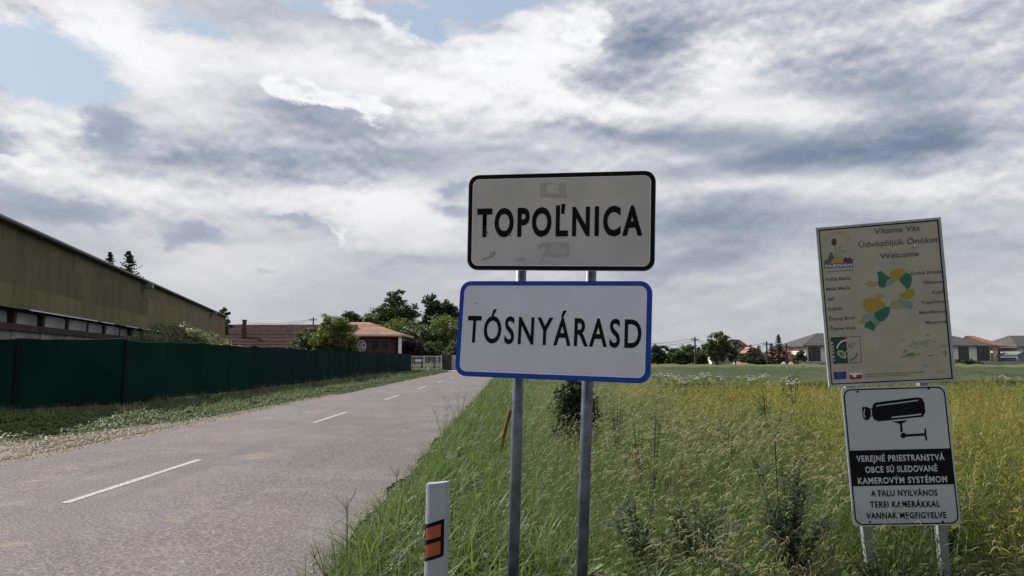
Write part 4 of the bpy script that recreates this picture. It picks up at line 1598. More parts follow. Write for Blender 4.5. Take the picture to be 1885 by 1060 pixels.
# elder bushes between the barn and the fence
tree('elder_bush', 'pale-tipped elder bush against the barn, left of three above the fence', 'bush', (X(262, 41), 41, 0),
     [(0, 0, 2.1, 1.6, 1.2, 1.2)], F_pale, 0.055, 42, 60, 0.06, 'elder bushes beside the barn', 31)
tree('elder_bush', 'tallest pale-tipped elder bush in the middle of three above the fence', 'bush', (X(312, 44), 44, 0),
     [(0, 0, 2.6, 2.1, 1.4, 1.4), (1.4, 0, 2.4, 1.4, 1.0, 1.3)], F_pale, 0.06, 60, 60, 0.06, 'elder bushes beside the barn', 32)
tree('elder_bush', 'low elder bush at the far end of the barn, right of three above the fence', 'bush', (X(366, 50), 50, 0),
     [(0, 0, 2.4, 2.2, 1.3, 1.3), (1.7, 0, 1.9, 1.3, 0.9, 1.2)], F_pale, 0.06, 45, 55, 0.06, 'elder bushes beside the barn', 33)
tree('garden_bush', 'small green bush peeping over the fence below the tiled roof', 'bush', (X(490, 76), 76, 0),
     [(0, 0, 1.7, 1.5, 1.2, 1.2), (1.8, 0, 1.4, 1.2, 1.0, 1.1)], F_mid, 0.09, 30, 50, 0.06, None, 34)

# the bright tree in front of the brick house
tree('bright_tree', 'bushy bright yellow-green tree behind the fence in front of the brick house', 'tree', (X(610, 80), 80, 0),
     [(0.1, 0, 4.9, 1.5, 1.4, 1.9), (-1.3, 0, 3.2, 1.4, 1.2, 1.5), (1.4, 0, 3.4, 1.5, 1.3, 2.1), (0.3, 0, 2.8, 2.3, 1.5, 1.5), (1.1, 0, 5.2, 1.1, 1.0, 1.2), (2.0, 0, 2.3, 1.0, 1.0, 1.3)],
     F_bright, 0.105, 150, 58, 0.16, None, 41, clump_r=0.34)
tree('dark_shrub', 'dark shrub with drooping branches left of the bright tree, over the tiled roof', 'bush', (X(563, 84), 84, 0),
     [(0, 0, 2.9, 2.0, 1.5, 1.9), (0.9, 0, 3.9, 1.2, 1.0, 1.4), (-1.4, 0, 2.2, 1.1, 1.0, 1.3)], F_tree, 0.11, 70, 48, 0.12, None, 42)

# big trees behind
tree('big_tree', 'tallest dark tree with a ragged crown above the brick house', 'tree', (X(722, 137), 137, 0),
     [(0, 0, 9.6, 3.7, 3, 3.8), (-2.5, 0, 8.6, 2.9, 2.4, 2.8), (2.7, 0, 9.4, 2.8, 2.4, 3.1), (0.4, 0, 12.6, 2.4, 1.8, 2.0), (-4.0, 0, 7.4, 2.3, 2.0, 2.3)],
     F_tree, 0.24, 120, 40, 0.5, 'dark trees behind the brick house', 51, clump_r=0.34)
tree('big_tree', 'dark tree with a double crown, nearest the name sign', 'tree', (X(803, 137), 137, 0),
     [(-1.0, 0, 11.3, 2.2, 1.8, 2.3), (1.9, 0, 10.4, 2.7, 2.2, 2.3), (4.0, 0, 9.0, 2.5, 2.0, 2.0), (-0.5, 0, 8.0, 3.1, 2.4, 2.4)],
     F_deep, 0.24, 100, 42, 0.5, 'dark trees behind the brick house', 52, clump_r=0.34)
tree('big_tree', 'smaller dark tree left of the tallest one', 'tree', (X(645, 134), 134, 0),
     [(0, 0, 8.3, 2.2, 2, 2.2), (1.6, 0, 7.4, 2, 2, 2.0)], F_tree, 0.22, 60, 42, 0.35, 'dark trees behind the brick house', 53)
tree('round_tree', 'light green round-headed tree in front of the tall dark ones', 'tree', (X(684, 126), 126, 0),
     [(0, 0, 7.6, 1.9, 1.8, 1.7), (0, 0, 5.6, 2.2, 2, 2.0)], F_mid, 0.18, 60, 60, 0.3, None, 54)
for i, (px, top, w, mat, lab) in enumerate((
        (700, 602, 2.6, F_mid, 'leafy tree behind the ridge of the salmon roof'),
        (734, 588, 3.4, F_mid, 'leafy tree behind the right hip of the salmon roof'),
        (778, 590, 3.6, F_tree, 'mid-green tree in the hedge row halfway between house and sign'),
        (818, 582, 3.6, F_bright, 'yellow-green tree in the hedge row beside the name sign'),
        (872, 590, 4.0, F_mid, 'green tree in the hedge row mostly behind the name sign'))):
    Y_ = 119 + (i % 2) * 2.5
    zt = Zp(top, Y_)
    tree('hedge_tree', lab, 'tree', (X(px, Y_), Y_, 0), [(0, 0, zt - w * 0.75, w, w * 0.8, w * 0.85), (w * 0.5, 0, zt * 0.45, w * 0.9, w * 0.7, zt * 0.36), (-w * 0.5, 0, zt * 0.4, w * 0.9, w * 0.7, zt * 0.34)],
         mat, 0.17, 95, 52, 0.25, 'hedge row trees beyond the junction', 60 + i, clump_r=0.34)
tree('purple_tree', 'dark purple-leaved small tree right of the white house pillar', 'tree', (X(760, 110), 110, 0),
     [(0, 0, 3.0, 1.8, 1.4, 1.6)], F_purple, 0.13, 45, 60, 0.15, None, 70)
tree('hedge_bush', 'grey-green bush behind the right end of the white gate', 'bush', (X(800, 112), 112, 0),
     [(0, 0, 2.6, 2.0, 1.5, 1.7), (2.2, 0, 2.2, 1.8, 1.5, 1.7)], F_tree, 0.14, 55, 55, 0.15, None, 71)
tree('hedge_bush', 'dark bush behind the pale grey wall left of the name sign', 'bush', (X(838, 109), 109, 0),
     [(0, 0, 2.4, 1.9, 1.4, 1.8), (2.0, 0, 2.3, 1.7, 1.4, 1.7)], F_tree, 0.14, 50, 55, 0.15, None, 72)

# right: shrubs, the round walnut, spruces
for i, (px, top, w, mat, lab) in enumerate((
        (1130, 630, 2.6, F_tree, 'dark tree hidden for the most part by the blue-edged name panel'),
        (1172, 634, 2.4, F_tree, 'dark green tree just behind the right edge of the name panel'),
        (1214, 634, 1.9, F_deep, 'dark round shrub next to the right edge of the name panel'),
        (1243, 641, 1.7, F_mid, 'low light green shrub, second right of the name panel'),
        (1268, 632, 1.9, F_mid, 'taller green shrub below the leftmost power pole'),
        (1292, 645, 1.3, F_tree, 'small dark shrub between the power pole and the white van'))):
    Y_ = 103 + (i % 3)
    zt = Zp(top, Y_)
    tree('field_shrub', lab, 'bush', (X(px, Y_), Y_, 0), [(0, 0, zt - w * 0.6, w, w * 0.8, w * 0.65), (0, 0, zt * 0.38, w, w * 0.8, zt * 0.36)],
         mat, 0.13, 55, 50, 0.12, 'shrubs along the far field edge', 80 + i)
tree('walnut_tree', 'large round light green tree standing in the gap between the signs', 'tree', (X(1318, 99), 99, 0),
     [(0.1, 0, 4.0, 1.6, 1.5, 1.35), (-1.2, 0, 3.0, 1.1, 1.2, 1.3), (1.2, 0, 3.3, 1.1, 1.2, 1.3), (1.9, 0, 2.2, 0.9, 1.0, 1.2), (-0.2, 0, 2.2, 2.0, 1.4, 1.1)],
     F_mid, 0.10, 120, 55, 0.28, None, 91, clump_r=0.30)
tree('grey_tree', 'small grey-green thin tree at the right foot of the round tree', 'tree', (X(1352, 98.5), 98.5, 0),
     [(0, 0, 3.0, .75, .7, 1.1), (-0.3, 0, 1.9, 0.8, 0.7, 0.7)], F_deep, 0.08, 26, 34, 0.12, None, 92)
for k, (px, top, w, lab) in enumerate(((1432, 616, 2.6, 'tallest thin spruce with a pointed top, left of the bungalows'), (1419, 632, 2.4, 'dark spruce just left of the tallest thin one'),
                                       (1380, 634, 2.0, 'pointed spruce in front of the red-brown roof'), (1395, 635, 2.2, 'dark spruce between the red-brown and the salmon roof'),
                                       (1387, 641, 2.8, 'broad low spruce below the red-brown roof'), (1443, 645, 2.6, 'low dark conifer right of the tallest thin spruce'))):
    Y_ = 102 + 0.8 * k
    spruce(lab, X(px, Y_), Y_, Zp(top, Y_), w, 100 + k, 'dark spruces between the far houses')
for px, Y_, w, top, mat, lab in ((1372, 101, 1.2, 652, F_deep, 'dark low bush in front of the grey gable'), (1402, 101, 1.2, 655, F_deep, 'dark low bush under the salmon roof'),
                                 (1472, 103, 0.9, 644, F_tree, 'small dark bush at the left corner of the left bungalow'),
                                 (1768, 99, 1.4, 660, F_tree, 'low dark hedge bush under the bungalow window right of the board'),
                                 (1786, 99, 1.4, 661, F_tree, 'low hedge bush right of the bungalow window'),
                                 (1850, 118, 2.2, 632, F_tree, 'dark tree behind the blue-grey shed'), (1872, 120, 2.6, 630, F_mid, 'green tree at the right edge behind the shed')):
    zt = Zp(top, Y_)
    tree('garden_bush' if zt < 3 else 'garden_tree', lab, 'bush' if zt < 3 else 'tree', (X(px, Y_), Y_, 0), [(0, 0, zt * 0.62, w, w * 0.8, zt * 0.36)], mat, 0.12, 34, 45, 0.1, None, int(px))

# a far wood closing the horizon
cs, rs = [], []
for i in range(900):
    x = rng.uniform(-260, 420)
    Y_ = 270 + rng.uniform(-8, 8)
    cs.append((x, Y_, rng.uniform(0.2, 4.0 + 1.2 * math.sin(x * 0.05) + 0.8 * math.sin(x * 0.21))))
    rs.append(rng.uniform(1.2, 2.2))
v, f = leaf_cards(cs, rs, 40, 0.55, seed=3)
tag(link('distant_woodland', numpy_mesh('distant_woodland', v, f, F_deep)), 'low dark line of far-off trees along the horizon', 'woodland', kind='stuff')

# ------------------------------------------------------------------ single plants near the camera


def bushy(name, label, cat, x, y, lobes, mat, size, clumps, per, seed, group=None, trunk=0.02):
    return tree(name, label, cat, (x, y, ground_z(x, y)), lobes, mat, size, clumps, per, trunk, group, seed, bare=0.05, clump_r=0.3)


F_bush = foliage('privet leaves', (0.014, 0.028, 0.010), (0.06, 0.09, 0.03), (0.045, 0.06, 0.025), 0.3, 0.6)
bushy('roadside_bush', 'dark upright bush behind the two sign poles', 'bush', 1.10, 13.0,
      [(0, 0, 0.80, 0.44, 0.34, 0.50), (0.04, 0, 0.40, 0.46, 0.3, 0.34), (0.0, 0, 1.15, 0.34, 0.26, 0.28)], F_bush, 0.026, 150, 55, 201)


def twiggy(label, x, y, h, w, seed, mat=F_dark, name='dark_weed', n=16, leaves=22, group='dark twiggy weeds', lsz=0.05):
    r = random.Random(seed)
    t = thing(name, label, 'weed', (x, y, ground_z(x, y)), r.uniform(0, 6), group)
    st, lf = MB(), MB()
    for i in range(n):
        a, b = r.uniform(0, 6.28), r.uniform(0.05, 0.5) * w / h
        hh = h * r.uniform(0.55, 1.0)
        pts_ = [Vector((math.cos(a) * b * hh * t_ ** 1.3, math.sin(a) * b * hh * t_ ** 1.3, hh * t_)) for t_ in (0, .3, .6, .85, 1)]
        st.tube(pts_, [0.006, 0.005, 0.004, 0.003, 0.002], 4, cap=False)
        for k in range(leaves):
            u = r.uniform(0.15, 1.0)
            i0 = min(3, int(u * 4))
            p = pts_[i0].lerp(pts_[i0 + 1], u * 4 - i0)
            a2 = r.uniform(0, 6.28)
            d = Vector((math.cos(a2), math.sin(a2), r.uniform(-0.2, 1.1)))
            if k % 3 == 0:
                e = p + d * r.uniform(0.06, 0.16) * h
                st.tube([p, e], [0.003, 0.0015], 3, cap=False)
                leaf(lf, e, d, lsz * r.uniform(.6, 1.2), lsz * 0.45)
            leaf(lf, p, d, lsz * r.uniform(.6, 1.3), lsz * 0.4)
    st.build('stems', M_stem, t)
    lf.build('leaves', mat, t)
    return t


M_stem = plain('dark stem', (0.035, 0.03, 0.022), 0.85)
twiggy('largest dark twiggy weed in the grass left of the camera warning panel', 1.98, 5.35, 0.95, 0.85, 301, n=26, leaves=44)
twiggy('dark twiggy weed low between the poles and the camera warning panel', 1.36, 5.6, 0.66, 0.7, 302, n=18, leaves=38)
twiggy('small dark weed just right of the right sign pole in the grass', 0.98, 5.7, 0.6, 0.6, 303, n=18, leaves=26)
twiggy('slim dark weed against the warning panel foot, left post', 2.45, 5.0, 0.42, 0.5, 304, n=9, leaves=18)
twiggy('dark weed at the foot of the right warning panel post', 3.3, 5.75, 0.5, 0.4, 305, n=9, leaves=18)
twiggy('tall thin dark dock stem standing in the pale grass', 1.55, 8.2, 1.15, 0.3, 306, n=6, leaves=14)
twiggy('dark dock stem behind the right edge of the blue-edged panel', 1.62, 11.5, 1.22, 0.4, 307, n=7, leaves=16)
for k, (x, y, h, lab) in enumerate(((1.72, 4.95, 0.42, 'bright green leafy plant low in the grass below the dark weeds'), (1.32, 4.75, 0.36, 'low bright green plant at the bottom edge left of the warning panel'),
                                    (2.0, 4.6, 0.32, 'bright green clump at the bottom edge under the largest dark weed'), (1.5, 8.9, 0.95, 'fresh green leafy weed in the pale grass middle'),
                                    (3.9, 11.5, 1.18, 'dark green thistle standing in the yellow crop'), (2.6, 9.0, 0.98, 'green leafy weed at the edge of the yellow crop'),
                                    (0.55, 4.9, 0.34, 'small yellow-green plant between the two poles'))):
    twiggy(lab, x, y, h, 0.7 if h < 0.6 else 0.45, 320 + k, F_broad, 'leafy_plant', 13, 15, 'fresh green leafy plants', 0.075)
twiggy('tall green stalk rising above the crop left of the welcome board', 4.95, 13.0, 1.62, 0.22, 340, F_rapeleaf, 'tall_thistle', 3, 26, None, 0.085)

# dry bare stalks at the road edge
for k, (x, y, h, n, lab) in enumerate(((-1.20, 5.5, 0.58, 2, 'bare dry stalk at the road edge, bottom left of the white marker post'), (-1.30, 5.3, 0.26, 2, 'short bare dry stalk at the very edge of the road near the bottom'),
                                       (-1.30, 8.4, 0.36, 2, 'bare dry stalk by the road level with the marker post'), (-1.22, 13.2, 0.72, 6, 'bare dry twigs at the road edge, left of the left pole'),
                                       (-1.18, 16.5, 0.85, 6, 'farthest bare dry twigs at the road edge under the name sign'))):
    r = random.Random(400 + k)
    mb = MB()
    for i in range(n):
        a, b = r.uniform(0, 6.28), r.uniform(0.05, 0.55)
        pts_ = [(math.cos(a) * b * h * u ** 1.5, math.sin(a) * b * h * u ** 1.5, h * u * r.uniform(.95, 1.0)) for u in (0, .35, .7, 1)]
        mb.tube(pts_, [0.004, 0.0035, 0.0025, 0.0015], 4, cap=False)
        for q in range(3):
            p = Vector(pts_[rng.choice((1, 2))]).lerp(Vector(pts_[3]), r.random() * 0.8)
            mb.tube([p, p + Vector((r.uniform(-.09, .09), r.uniform(-.09, .09), r.uniform(.04, .12)))], [0.003, 0.0015], 3, cap=False)
    o = mb.build('dry_stalk', F_twig)
    o.location = (x, y, -0.03)
    tag(o, lab, 'dry plant', 'bare dry stalks along the road edge')

# one pink thistle bloom
o = MB()
for k in range(26):
    a = rng.uniform(0, 6.28)
    leaf(o, (0, 0, 0.93), (math.cos(a), math.sin(a), rng.uniform(.2, 1.5)), 0.026, 0.008, 0, 0)
o.tube([(0.02, 0.01, 0), (0, 0, 0.93)], 0.005, 4, 1)
o = o.build('thistle_flower', [F_pink, M_stem])
o.location = (2.03, 5.75, -0.02)
tag(o, 'single pink thistle bloom above the largest dark weed', 'flower')

# rusty stake
st = MB()
st.tube([(0, 0, -0.2), (0.10, 0.0, 0.35), (0.21, 0.0, 0.76)], 0.027, 8)
o = st.build('rusty_stake', plain('rust', (0.13, 0.05, 0.022), 0.9, var=0.4, scale=20))
o.location = (-0.23, 11.5, 0)
tag(o, 'rusty brown iron stake leaning in the grass behind the left pole', 'stake')


# ------------------------------------------------------------------ signs
def paint(name, c, rough=0.45, spec=0.4, var=0.04):
    return plain(name, c, rough, spec, var=var, scale=2.5)


P_black = paint('black print', (0.008, 0.008, 0.011), 0.85, 0.08)
P_blue = paint('blue border', (0.009, 0.048, 0.31), 0.6, 0.15)
P_sheetA = plain('weathered white sheeting', (0.42, 0.402, 0.392), 0.4, 0.4, var=0.10, scale=3)
P_sheetB = plain('cool white sheeting', (0.51, 0.50, 0.57), 0.38, 0.4, var=0.07, scale=2)
P_edge = paint('pale rim', (0.62, 0.62, 0.63))
P_back = plain('raw aluminium back', (0.45, 0.45, 0.46), 0.4, metal=0.7)
P_galv = plain('galvanised steel', (0.105, 0.122, 0.165), 0.42, 0.4, metal=0.25, var=0.4, scale=12)
P_board = plain('sun-bleached beige board', (0.345, 0.332, 0.265), 0.6, 0.2, var=0.09, scale=4)
P_frame = plain('pale grey board frame', (0.31, 0.335, 0.33), 0.5, var=0.15, scale=8)
P_cctv = plain('cool white panel', (0.375, 0.40, 0.42), 0.5, 0.3, var=0.04, scale=3)
P_postw = plain('scuffed white post', (0.30, 0.325, 0.365), 0.55, 0.3, var=0.10, scale=6)


def rounded(w, h, r, n=6):
    pts = []
    for cx_, cz_, a0 in ((w / 2 - r, h / 2 - r, 0), (-w / 2 + r, h / 2 - r, 90), (-w / 2 + r, -h / 2 + r, 180), (w / 2 - r, -h / 2 + r, 270)):
        for i in range(n + 1):
            a = rad(a0 + 90 * i / n)
            pts.append((cx_ + r * math.cos(a), cz_ + r * math.sin(a)))
    return pts[::-1]


def band(outer, inner, y):
    """ring between two outlines with the same number of points"""
    mb = MB()
    n = len(outer)
    mb.v = [(p[0], y, p[1]) for p in outer] + [(p[0], y, p[1]) for p in inner]
    mb.f = [(i, (i + 1) % n, (i + 1) % n + n, i + n) for i in range(n)]
    mb.m = [0] * n
    return mb


class Panel:
    """a flat sign panel; x right, z up, front towards -y; pose found from its real corners"""

    def __init__(self, root, name, label, pose, w, h):
        self.root, self.w, self.h = root, w, h
        cx_, cy_, cz_, yaw, tilt, roll = pose
        self.M = Matrix.Translation((cx_, cy_, cz_)) @ Matrix.Rotation(yaw, 4, 'Z') @ Matrix.Rotation(tilt, 4, 'X') @ Matrix.Rotation(roll, 4, 'Y')
        self.local = Matrix.Translation(-root.location) @ self.M
        self.name, self.label = name, label

    def plate(self, mb, mat):
        self.o = mb.build(self.name, mat, self.root)
        self.o.matrix_basis = self.local
        if self.label:
            self.o['label'] = self.label
        return self.o

    def uv(self, px, py):
        """the spot on the panel that the photograph shows at px, py"""
        Mi = self.M.inverted()
        o = Mi @ Vector((0, 0, EYE))
        d = Mi.to_3x3() @ ray(px, py)
        t = -o.y / d.y
        q = o + d * t
        return q.x, q.z

    def text(self, body, pl, pr, cap, mat, bold=0.0, y=-0.0042, name='lettering', track=1.0):
        """lettering whose baseline runs from pl to pr (image points) with capitals cap pixels tall"""
        c = bpy.data.curves.new('text', 'FONT')
        c.body = body
        c.size = 1.0
        c.resolution_u = 4
        c.offset = bold
        c.space_character = track
        tmp = bpy.data.objects.new('text', c)
        me = bpy.data.meshes.new_from_object(tmp)
        bpy.data.objects.remove(tmp)
        n = len(me.vertices)
        v = np.zeros(n * 3)
        me.vertices.foreach_get('co', v)
        v = v.reshape(-1, 3)
        x0_, x1_ = v[:, 0].min(), v[:, 0].max()
        CAPH = 0.728 + 2 * bold
        a, b = Vector(self.uv(*pl)), Vector(self.uv(*pr))
        e = Vector(self.uv(pl[0], pl[1] - cap))
        hgt = (e - a).length
        ux = (b - a) / (x1_ - x0_)
        uz = Vector((0, hgt / CAPH))
        q = np.zeros_like(v)
        q[:, 0] = a.x + ux.x * (v[:, 0] - x0_) + uz.x * (v[:, 1] + bold)
        q[:, 2] = a.y + ux.y * (v[:, 0] - x0_) + uz.y * (v[:, 1] + bold)
        q[:, 1] = y
        me.vertices.foreach_set('co', q.ravel())
        me.materials.clear()
        me.materials.append(mat)
        me.update()
        me.name = name
        return link(name, me, self.o)

    def shape(self, pts, mat, name, y=-0.0042, build=True):
        mb = MB()
        uv = [self.uv(*p) for p in pts]
        mb.prism(uv, y, y + 0.0006)
        return mb.build(name, mat, self.o) if build else mb

    def shapes(self, polys, mat, name, y=-0.0042):
        mb = MB()
        for pts in polys:
            mb.prism([self.uv(*p) for p in pts], y, y + 0.0006)
        return mb.build(name, mat, self.o)


def stroke(pts, w):
    """a drawn line of width w as an outline polygon (image points)"""
    L, R = [], []
    for i, p in enumerate(pts):
        a = pts[max(0, i - 1)]
        b = pts[min(len(pts) - 1, i + 1)]
        dx_, dy_ = b[0] - a[0], b[1] - a[1]
        l = math.hypot(dx_, dy_) or 1
        nx_, ny_ = -dy_ / l * w / 2, dx_ / l * w / 2
        L.append((p[0] + nx_, p[1] + ny_))
        R.append((p[0] - nx_, p[1] - ny_))
    return L + R[::-1]


def arc(cx_, cy_, rx, ry, a0, a1, n=10):
    return [(cx_ + rx * math.cos(rad(a0 + (a1 - a0) * i / n)), cy_ - ry * math.sin(rad(a0 + (a1 - a0) * i / n))) for i in range(n + 1)]


# ---- the two name panels on their two poles
name_sign = thing('town_name_sign', 'two stacked place-name panels, black-edged above blue-edged, on two grey round poles in the verge', 'road sign', (0.22, 3.84, -0.05))
poses = [((0.2466, 3.8117, 2.268, -0.2409, 0.0659, 0.0346), 1.0, 0.516, P_black, P_sheetA, 'upper white panel with black border reading TOPOĽNICA'),
         ((0.1948, 3.6968, 1.6947, -0.2952, -0.0804, 0.031), 1.0, 0.4974, P_blue, P_sheetB, 'lower white panel with blue border reading TÓSNYÁRASD')]
pan = []
for pose, w, h, bm, sm, lab in poses:
    p = Panel(name_sign, 'sign_panel', lab, pose, w, h)
    mb = MB().prism(rounded(w - 0.004, h - 0.004, 0.055), -0.002, 0.0)
    p.plate(mb, sm)
    rim = MB()
    o_, i_ = rounded(w, h, 0.057), rounded(w - 0.004, h - 0.004, 0.055)
    n_ = len(o_)
    rim.v = [(a[0], yy_, a[1]) for yy_ in (-0.0022, 0.022) for a in o_] + [(a[0], yy_, a[1]) for yy_ in (-0.0022, 0.022) for a in i_]
    for i in range(n_):
        j = (i + 1) % n_
        rim.f += [(i, i + n_, j + n_, j), (i + 2 * n_, j + 2 * n_, j + 3 * n_, i + 3 * n_), (i, j, j + 2 * n_, i + 2 * n_), (i + n_, i + 3 * n_, j + 3 * n_, j + n_)]
    rim.m = [0] * len(rim.f)
    rim.build('rim', P_edge if bm is P_black else bm, p.o)
    band(rounded(w - 0.004, h - 0.004, 0.055), rounded(w - 0.048, h - 0.048, 0.036), -0.0030).build('border', bm, p.o)
    if bm is P_black:
        band(rounded(w - 0.048, h - 0.048, 0.036), rounded(w - 0.056, h - 0.056, 0.032), -0.0028).build('inner_line', P_edge, p.o)
    else:
        band(rounded(w - 0.048, h - 0.048, 0.036), rounded(w - 0.056, h - 0.056, 0.032), -0.0028).build('inner_line', P_edge, p.o)
    for z in (-h * 0.28, h * 0.28):
        MB().box(-w * 0.44, 0.001, z - 0.018, w * 0.44, 0.022, z + 0.018).build('back_rail', P_back, p.o)
    pan.append(p)


def tz(x, y):                       # points read off an enlarged view of the name panels
    return (820 + x / 2.464, 290 + y / 2.464)


A, B = pan
A.text('TOPOĽNICA', tz(143, 361), tz(893, 354), 137 / 2.464, P_black, bold=0.035, track=1.22)
B.text('TÓSNYÁRASD', tz(97, 838), tz(888, 865), 128 / 2.464, P_black, bold=0.017, track=1.20)
P_tape = paint('old sticker residue', (0.32, 0.305, 0.295))
P_tape2 = paint('paler sticker residue', (0.365, 0.35, 0.34))
P_scr = paint('dark scratch', (0.06, 0.055, 0.05))
A.shapes([[tz(432, 114), tz(545, 118), tz(550, 181), tz(430, 178)]], P_tape, 'sticker_residue', -0.0034)
A.shapes([[tz(460, 124), tz(515, 122), tz(517, 164), tz(461, 162)]], P_sheetA, 'sticker_centre', -0.0040)
A.shapes([[tz(447, 385), tz(560, 384), tz(562, 446), tz(528, 449), tz(440, 448), tz(452, 420)], [tz(412, 400), tz(446, 385), tz(448, 396), tz(425, 414)], [tz(430, 470), tz(446, 447), tz(441, 472)],
          [tz(322, 462), tz(340, 452), tz(360, 455), tz(360, 467), tz(324, 468)]], P_tape, 'sticker_residue', -0.0034)
A.shapes([[tz(478, 398), tz(500, 391), tz(535, 399), tz(548, 420), tz(536, 440), tz(495, 442), tz(470, 430)]], P_tape2, 'sticker_centre', -0.0040)
A.shapes([stroke([tz(166, 464), tz(185, 456), tz(206, 450), tz(222, 440), tz(225, 428)], 0.9), stroke([tz(204, 444), tz(208, 432), tz(224, 428)], 0.8),
          stroke([tz(188, 336), tz(196, 345)], 1.4), stroke([tz(284, 342), tz(300, 356)], 1.4)], P_scr, 'scratch', -0.0046)
B.shapes([stroke([tz(135, 664), tz(147, 657)], 1.2)], P_tape, 'scuff', -0.0036)

for pxt, pyt, pxb, pyb in ((961, 420, 944.5, 1060), (1090, 420, 1071, 1060)):
    Y0 = 3.975 if pxt < 1000 else 3.91
    t_, b_ = at(pxt, pyt, Y0), at(pxb, pyb, Y0)
    d_ = (t_ - b_) / (t_.z - b_.z)
    top_, bot_ = b_ + d_ * (2.42 - b_.z), b_ + d_ * (-0.25 - b_.z)
    o = MB().tube([bot_ - name_sign.location, top_ - name_sign.location], 0.0300, 20).build('pole', P_galv, name_sign, smooth=True)
    MB().tube([top_ - name_sign.location, top_ - name_sign.location + Vector((0, 0, 0.012))], 0.032, 16).build('cap', P_black, o)
    for zc in (1.80, 1.58, 2.10, 2.38):
        q = b_ + d_ * (zc - b_.z) - name_sign.location
        MB().tube([q - Vector((0, 0, 0.015)), q + Vector((0, 0, 0.015))], 0.0345, 12).build('clamp', P_back, o)

# ---- the welcome board with the camera warning panel below it
wel = thing('welcome_sign', 'tall beige welcome board above a white camera warning panel on two pale posts', 'sign', (2.76, 5.4, -0.1))
W1 = Panel(wel, 'welcome_board', 'upper beige board with map patches reading Vítame Vás, Üdvözöljük Önöket, Welcome', (2.7361, 5.3786, 1.9568, -0.1935, 0.0679, -0.0567), 0.86, 1.1909)
w, h = W1.w, W1.h
W1.plate(MB().box(-w / 2 + 0.01, -0.002, -h / 2 + 0.01, w / 2 - 0.01, 0.004, h / 2 - 0.01), P_board)
fr = MB()
t_ = 0.017
fr.box(-w / 2, -0.008, -h / 2, -w / 2 + t_, 0.025, h / 2)
fr.box(w / 2 - t_, -0.008, -h / 2, w / 2, 0.025, h / 2)
fr.box(-w / 2 + t_, -0.0075, h / 2 - t_, w / 2 - t_, 0.025, h / 2 - 0.001)
fr.box(-w / 2 + t_, -0.0075, -h / 2 + 0.001, w / 2 - t_, 0.025, -h / 2 + t_)
fr.build('frame', P_frame, W1.o)


def rect_ring(w, h, t, y):
    o_ = [(-w / 2, -h / 2), (-w / 2, h / 2), (w / 2, h / 2), (w / 2, -h / 2)]
    i_ = [(-w / 2 + t, -h / 2 + t), (-w / 2 + t, h / 2 - t), (w / 2 - t, h / 2 - t), (w / 2 - t, -h / 2 + t)]
    return band(o_, i_, y)


rect_ring(w - 2 * t_ - 0.001, h - 2 * t_ - 0.001, 0.008, -0.0032).build('border_line', P_black, W1.o)


def bz(x, y):
    return (1480 + x / 3.117, 380 + y / 3.117)


P_text = paint('faded dark print', (0.08, 0.085, 0.08))
W1.text('Vítame Vás', bz(404, 158), bz(664, 137), 33 / 3.117, P_text, bold=0.012)
W1.text('Üdvözöljük Önöket', bz(314, 236), bz(772, 203), 33 / 3.117, P_text, bold=0.012)
W1.text('Welcome', bz(438, 301), bz(660, 284), 33 / 3.117, P_text, bold=0.012)
for s_, x0_, y0_, x1_, y1_ in (('Veľká Mača', 122, 428, 266, 419), ('Malá Mača', 128, 483, 266, 473), ('Gáň', 132, 541, 176, 537), ('Košúty', 138, 597, 222, 590),
                               ('Čierny Brod', 142, 655, 291, 645), ('Čierna Voda', 148, 711, 299, 703), ('Dolná Streda', 614, 392, 789, 381), ('Váhovce', 680, 445, 792, 438),
                               ('Kajal', 737, 501, 800, 496), ('Topoľnica', 673, 560, 805, 551), ('Matúškovo', 661, 617, 810, 609), ('Mostová', 700, 674, 818, 667)):
    W1.text(s_, bz(x0_, y0_), bz(x1_, y1_), 19 / 3.117, P_text, bold=0.015)
Q_green = paint('map green', (0.012, 0.12, 0.07))
Q_yel = paint('map yellow', (0.29, 0.225, 0.025))
Q_teal = paint('map pale teal', (0.15, 0.25, 0.20))
Q_tan = paint('map tan', (0.30, 0.235, 0.135))
Z = lambda L: [bz(*p) for p in L]
for pts_ in ([(420, 378), (438, 369), (455, 380), (470, 395), (495, 410), (478, 424), (466, 440), (470, 458), (455, 466), (432, 460), (424, 440), (428, 410)],
             [(562, 398), (590, 380), (612, 388), (618, 410), (615, 440), (607, 465), (590, 474), (572, 455), (550, 430), (547, 415)],
             [(405, 608), (440, 590), (470, 574), (497, 577), (490, 605), (478, 632), (455, 655), (430, 660), (412, 640), (402, 622)],
             [(352, 668), (378, 654), (400, 670), (410, 684), (405, 702), (398, 712), (375, 700), (345, 692)]):
    W1.shape(Z(pts_), Q_green, 'map_patch', -0.0044)
for pts_ in ([(495, 372), (530, 356), (572, 362), (584, 382), (562, 398), (547, 420), (515, 424), (490, 408)], [(590, 475), (625, 470), (634, 500), (620, 525), (585, 530), (545, 512), (552, 500), (580, 492)],
             [(340, 535), (372, 524), (430, 530), (470, 560), (465, 575), (420, 595), (385, 612), (350, 595), (338, 570)], [(318, 655), (340, 640), (356, 650), (348, 668), (325, 672)]):
    W1.shape(Z(pts_), Q_yel, 'map_patch', -0.0038)
for pts_ in ([(466, 440), (500, 418), (522, 425), (505, 445), (470, 455)], [(540, 525), (570, 535), (605, 540), (622, 560), (615, 590), (585, 580), (560, 560), (535, 545)],
             [(335, 622), (365, 612), (400, 622), (425, 660), (440, 665), (415, 690), (398, 665), (370, 645), (340, 638)]):
    W1.shape(Z(pts_), Q_teal, 'map_patch', -0.0041)
